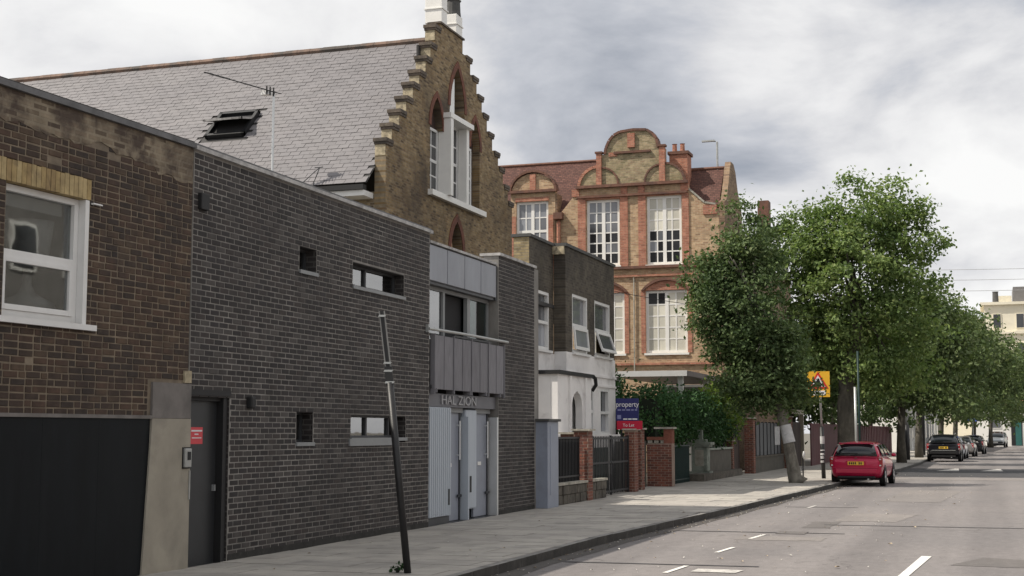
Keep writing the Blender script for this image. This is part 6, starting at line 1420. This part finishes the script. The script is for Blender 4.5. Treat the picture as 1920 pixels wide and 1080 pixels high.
    MB().box(-w * .66, w * .66, Y(-1.79), Y(-1.58), Z(1.385), Z(1.425)).build('spoiler', paint, t, bevel=.018)
    MB().box(-w * .78, w * .78, Y(1.86), Y(2.0), Z(.40), Z(.50)).build('grille', MT['plastic_black'], t, bevel=.03)
    MB().box(-.26, .26, Y(2.0), Y(2.012), Z(.40), Z(.51)).build('front_plate', MT['plate_white'], t)
    ub = MB().box(-w * .8, w * .8, Y(-1.6), Y(1.6), .20, .32).build('underbody', MT['plastic_black'], t)
    return t
ca = -atan2(kx(50) - kx(44), 6)
car('shiny red hatchback parked beyond the leaning tree', (-4.0, 48.75, 0), ca * 0.9, car_paint('red', (0.47, 0.005, 0.055)), W=1.72, L=4.05, H=1.45)
car('black car with yellow plate, first of the far row', (-2.42, 88.6, 0), -0.02, car_paint('black', (0.010, 0.010, 0.014)), W=1.95, L=4.3, H=1.63, suv=True, roofbars=True)
car('white car parked just beyond the black one', (-2.15, 98.2, 0), -0.05, car_paint('white', (0.62, 0.63, 0.65), 0.0), W=1.72, L=4.0, H=1.45)
car('silver grey car third in the far row', (-1.65, 106.5, 0), -0.06, car_paint('silver', (0.30, 0.29, 0.28), 0.5), W=1.75, L=4.2, H=1.47)
car('dark car at the end of the far row', (-1.05, 119.5, 0), -0.06, car_paint('charcoal', (0.030, 0.030, 0.034)), W=1.8, L=4.3, H=1.52)
car('silver car facing the street end before the white building', (1.15, 172, 0), pi - 0.1, car_paint('pewter', (0.33, 0.35, 0.36), 0.5), W=2.0, L=4.3, H=1.85, front=True)

# ------------------------------------------------------------------ far buildings
mb_ = rootw('mansion_block', 'tall cream stucco mansion block rising beyond the far trees', 'building', (3, 218, 0))
MB().box(0.2, 26, 215, 228, 0, 20.4).build('wall', MT['cream'], mb_); MB().box(-14, 0.19, 216.5, 227, 0, 18.2).build('wing_wall', MT['cream'], mb_)
MB().box(-0.3, 26.4, 214.5, 228.3, 20.4, 20.8).build('cornice', MT['cream'], mb_); MB().box(-14.3, 0.19, 216.0, 227, 18.2, 18.5).build('cornice', MT['cream'], mb_)
MB().box(-0.3, 26.4, 214.6, 215.0, 16.1, 16.4).build('string_course', MT['cream'], mb_)
MB().box(4.4, 26, 217, 226, 20.8, 23.2).build('attic', MT['far_slate'], mb_); MB().box(1.5, 4.2, 218, 220, 20.8, 22.0).build('parapet_block', MT['cream'], mb_)
MB().lathe([(.45, 20.8), (.4, 22.4), (.5, 22.5)], 1.9, 216.5, 0, 10).build('chimney_pot', MT['cap_dark'], mb_)
MB().box(-12, -2, 218, 224, 18.5, 19.6).build('wing_roof', MT['far_slate'], mb_)
for k, x in enumerate((1.4, 4.6, 7.8, 11)):
    for z in (4.5, 8.5, 12.6, 16.9):
        f = MB('Y').box(x, x + 1.2, z, z + 2.2, -215, -214.9).build('window', MT['cream'], mb_); MB('Y').box(x + .1, x + 1.1, z + .1, z + 2.1, -214.9, -214.88).build('pane', MT['pane_dark'], f)
        MB('Y').box(x - .15, x + 1.35, z - .5, z - .35, -215, -214.6).build('window_sill', MT['cream'], f)
for x in (-12, -9.2, -6.4, -3.6):
    for z in (10.5, 14.6):
        f = MB('Y').box(x, x + 1.2, z, z + 2.0, -216.5, -216.4).build('window', MT['cream'], mb_); MB('Y').box(x + .1, x + 1.1, z + .1, z + 1.9, -216.4, -216.38).build('pane', MT['pane_grey'], f)
cs = rootw('corner_shop', 'white painted corner building with brick upper floor at the street end', 'building', (4, 186, 0))
MB().box(-1.5, 14, 184, 194, 0, 4.9).build('wall', MT['far_white'], cs); MB().box(-1.2, 14, 184.2, 194, 4.9, 10.2).build('upper_wall', MT['far_brick'], cs)
MB().box(-1.7, 14, 183.8, 194, 4.9, 5.15).build('cornice', MT['far_white'], cs); MB().box(-1.4, 14, 184, 194, 10.2, 10.6).build('parapet', MT['far_white'], cs)
for x in (0.2, 1.9, 5.2): MB().box(x, x + .35, 184.05, 184.19, 5.15, 10.2).build('quoin_strip', MT['far_white'], cs)
for x in (0.75, 3.2, 6.2):
    f = MB('Y').box(x, x + 1.15, 6.0, 8.6, -184.2, -184.1).build('window', MT['far_white'], cs); MB('Y').box(x + .1, x + 1.05, 6.1, 8.5, -184.1, -184.08).build('pane', MT['pane_blind'], f)
f = MB('Y').box(.15, 1.75, 2.2, 4.1, -184, -183.93).build('window', MT['far_white'], cs); MB('Y').box(.25, 1.65, 2.3, 4.0, -183.93, -183.91).build('pane', MT['pane_grey'], f)
MB('Y').box(2.9, 4.2, 0.1, 4.0, -184, -183.94).build('door_frame', MT['plastic_black'], cs); MB('Y').box(3.4, 4.1, 0.1, 3.2, -183.94, -183.92).build('door', M('door_teal', (0.03, 0.12, 0.11), 0.5), cs)
R = random.Random(9)
for i, (lab, y, tone) in enumerate((('white fronted terrace house nearest the maroon fence end', 126, 'far_white'), ('pale grey terrace house between two white ones under the trees', 140, 'far_grey'), ('last white terrace house before the corner building', 154, 'far_white'))):
    a = -atan2(kx(y + 14) - kx(y), 14); h_ = root('terrace_house', lab, 'house', (kx(y) - 4.6, y, PZ), a, 'far terrace houses')
    MB('X').box(0, 13.4, -0.1, 4.4, -8, 0).build('wall', MT[tone], h_); MB('X').box(0, 13.4, 4.4, 9.0, -8, -0.1).build('upper_wall', MT['far_brick'], h_)
    MB('Y').box(-8, 0, 0.0, 4.4, 0.001, 0.02).build('side_wall', MT[tone], h_)
    MB('X').box(-0.1, 13.5, 9.0, 9.4, -8, 0.05).build('parapet', MT['far_slate'], h_)
    for u in (1.0, 4.2, 8.0, 11.0):
        f = MB('X').box(u, u + 1.1, 1.0, 3.2, 0, 0.06).build('window', MT['far_white'], h_); MB('X').box(u + .1, u + 1.0, 1.1, 3.1, 0.06, 0.08).build('pane', MT['pane_dark'], f)
    d_ = MB('X').box(6.3, 7.3, 0, 2.3, 0, 0.05).build('door', MT['plastic_black'], h_)
    for u in (2.9, 6.0, 7.4, 12.4): MB('X').box(u, u + .3, 0, 3.6, 0, 0.12).build('pilaster', MT[tone], h_)

# the other side of the street, seen only in window reflections
R = random.Random(15)
for i, (y0, y1, hgt, mt_, lab) in enumerate(((-6, 16, 6.6, 'opp_brick', 'brown terrace facing the brown brick house'), (16, 30, 7.4, 'opp_brick2', 'brick terrace facing the modern dark brick house'), (30, 52, 10.2, 'opp_grey', 'tall grey terrace facing the garden gate'))):
    h_ = rootw('opposite_terrace', lab, 'house', (14, (y0 + y1) / 2, 0))
    MB().box(14, 22, y0, y1 - 0.05, 0, hgt).build('wall', MT[mt_], h_)
    r_ = MB(); r_.face([(13.7, y0, hgt), (13.7, y1 - .05, hgt), (18, y1 - .05, hgt + 2.6), (18, y0, hgt + 2.6)]); r_.face([(18, y0, hgt + 2.6), (18, y1 - .05, hgt + 2.6), (22.3, y1 - .05, hgt), (22.3, y0, hgt)]); r_.build('roof', MT['far_slate'], h_)
    y = y0 + 1
    while y < y1 - 2:
        for z in ((1.0, 4.0, 7.2) if hgt > 9 else (1.0, 4.0)):
            f = MB().box(13.93, 14, y, y + 1.2, z, z + 1.7).build('window', MT['far_white'], h_); MB().box(13.91, 13.93, y + .12, y + 1.08, z + .12, z + 1.58).build('pane', MT['pane_dark'], f)
        y += 2.6

# parts modelled in street coordinates keep their place under the Empty at the base of their thing
for r_ in WORLD_ROOTS:
    inv = Matrix.Translation(r_.location).inverted()
    for ch in r_.children: ch.matrix_parent_inverse = inv
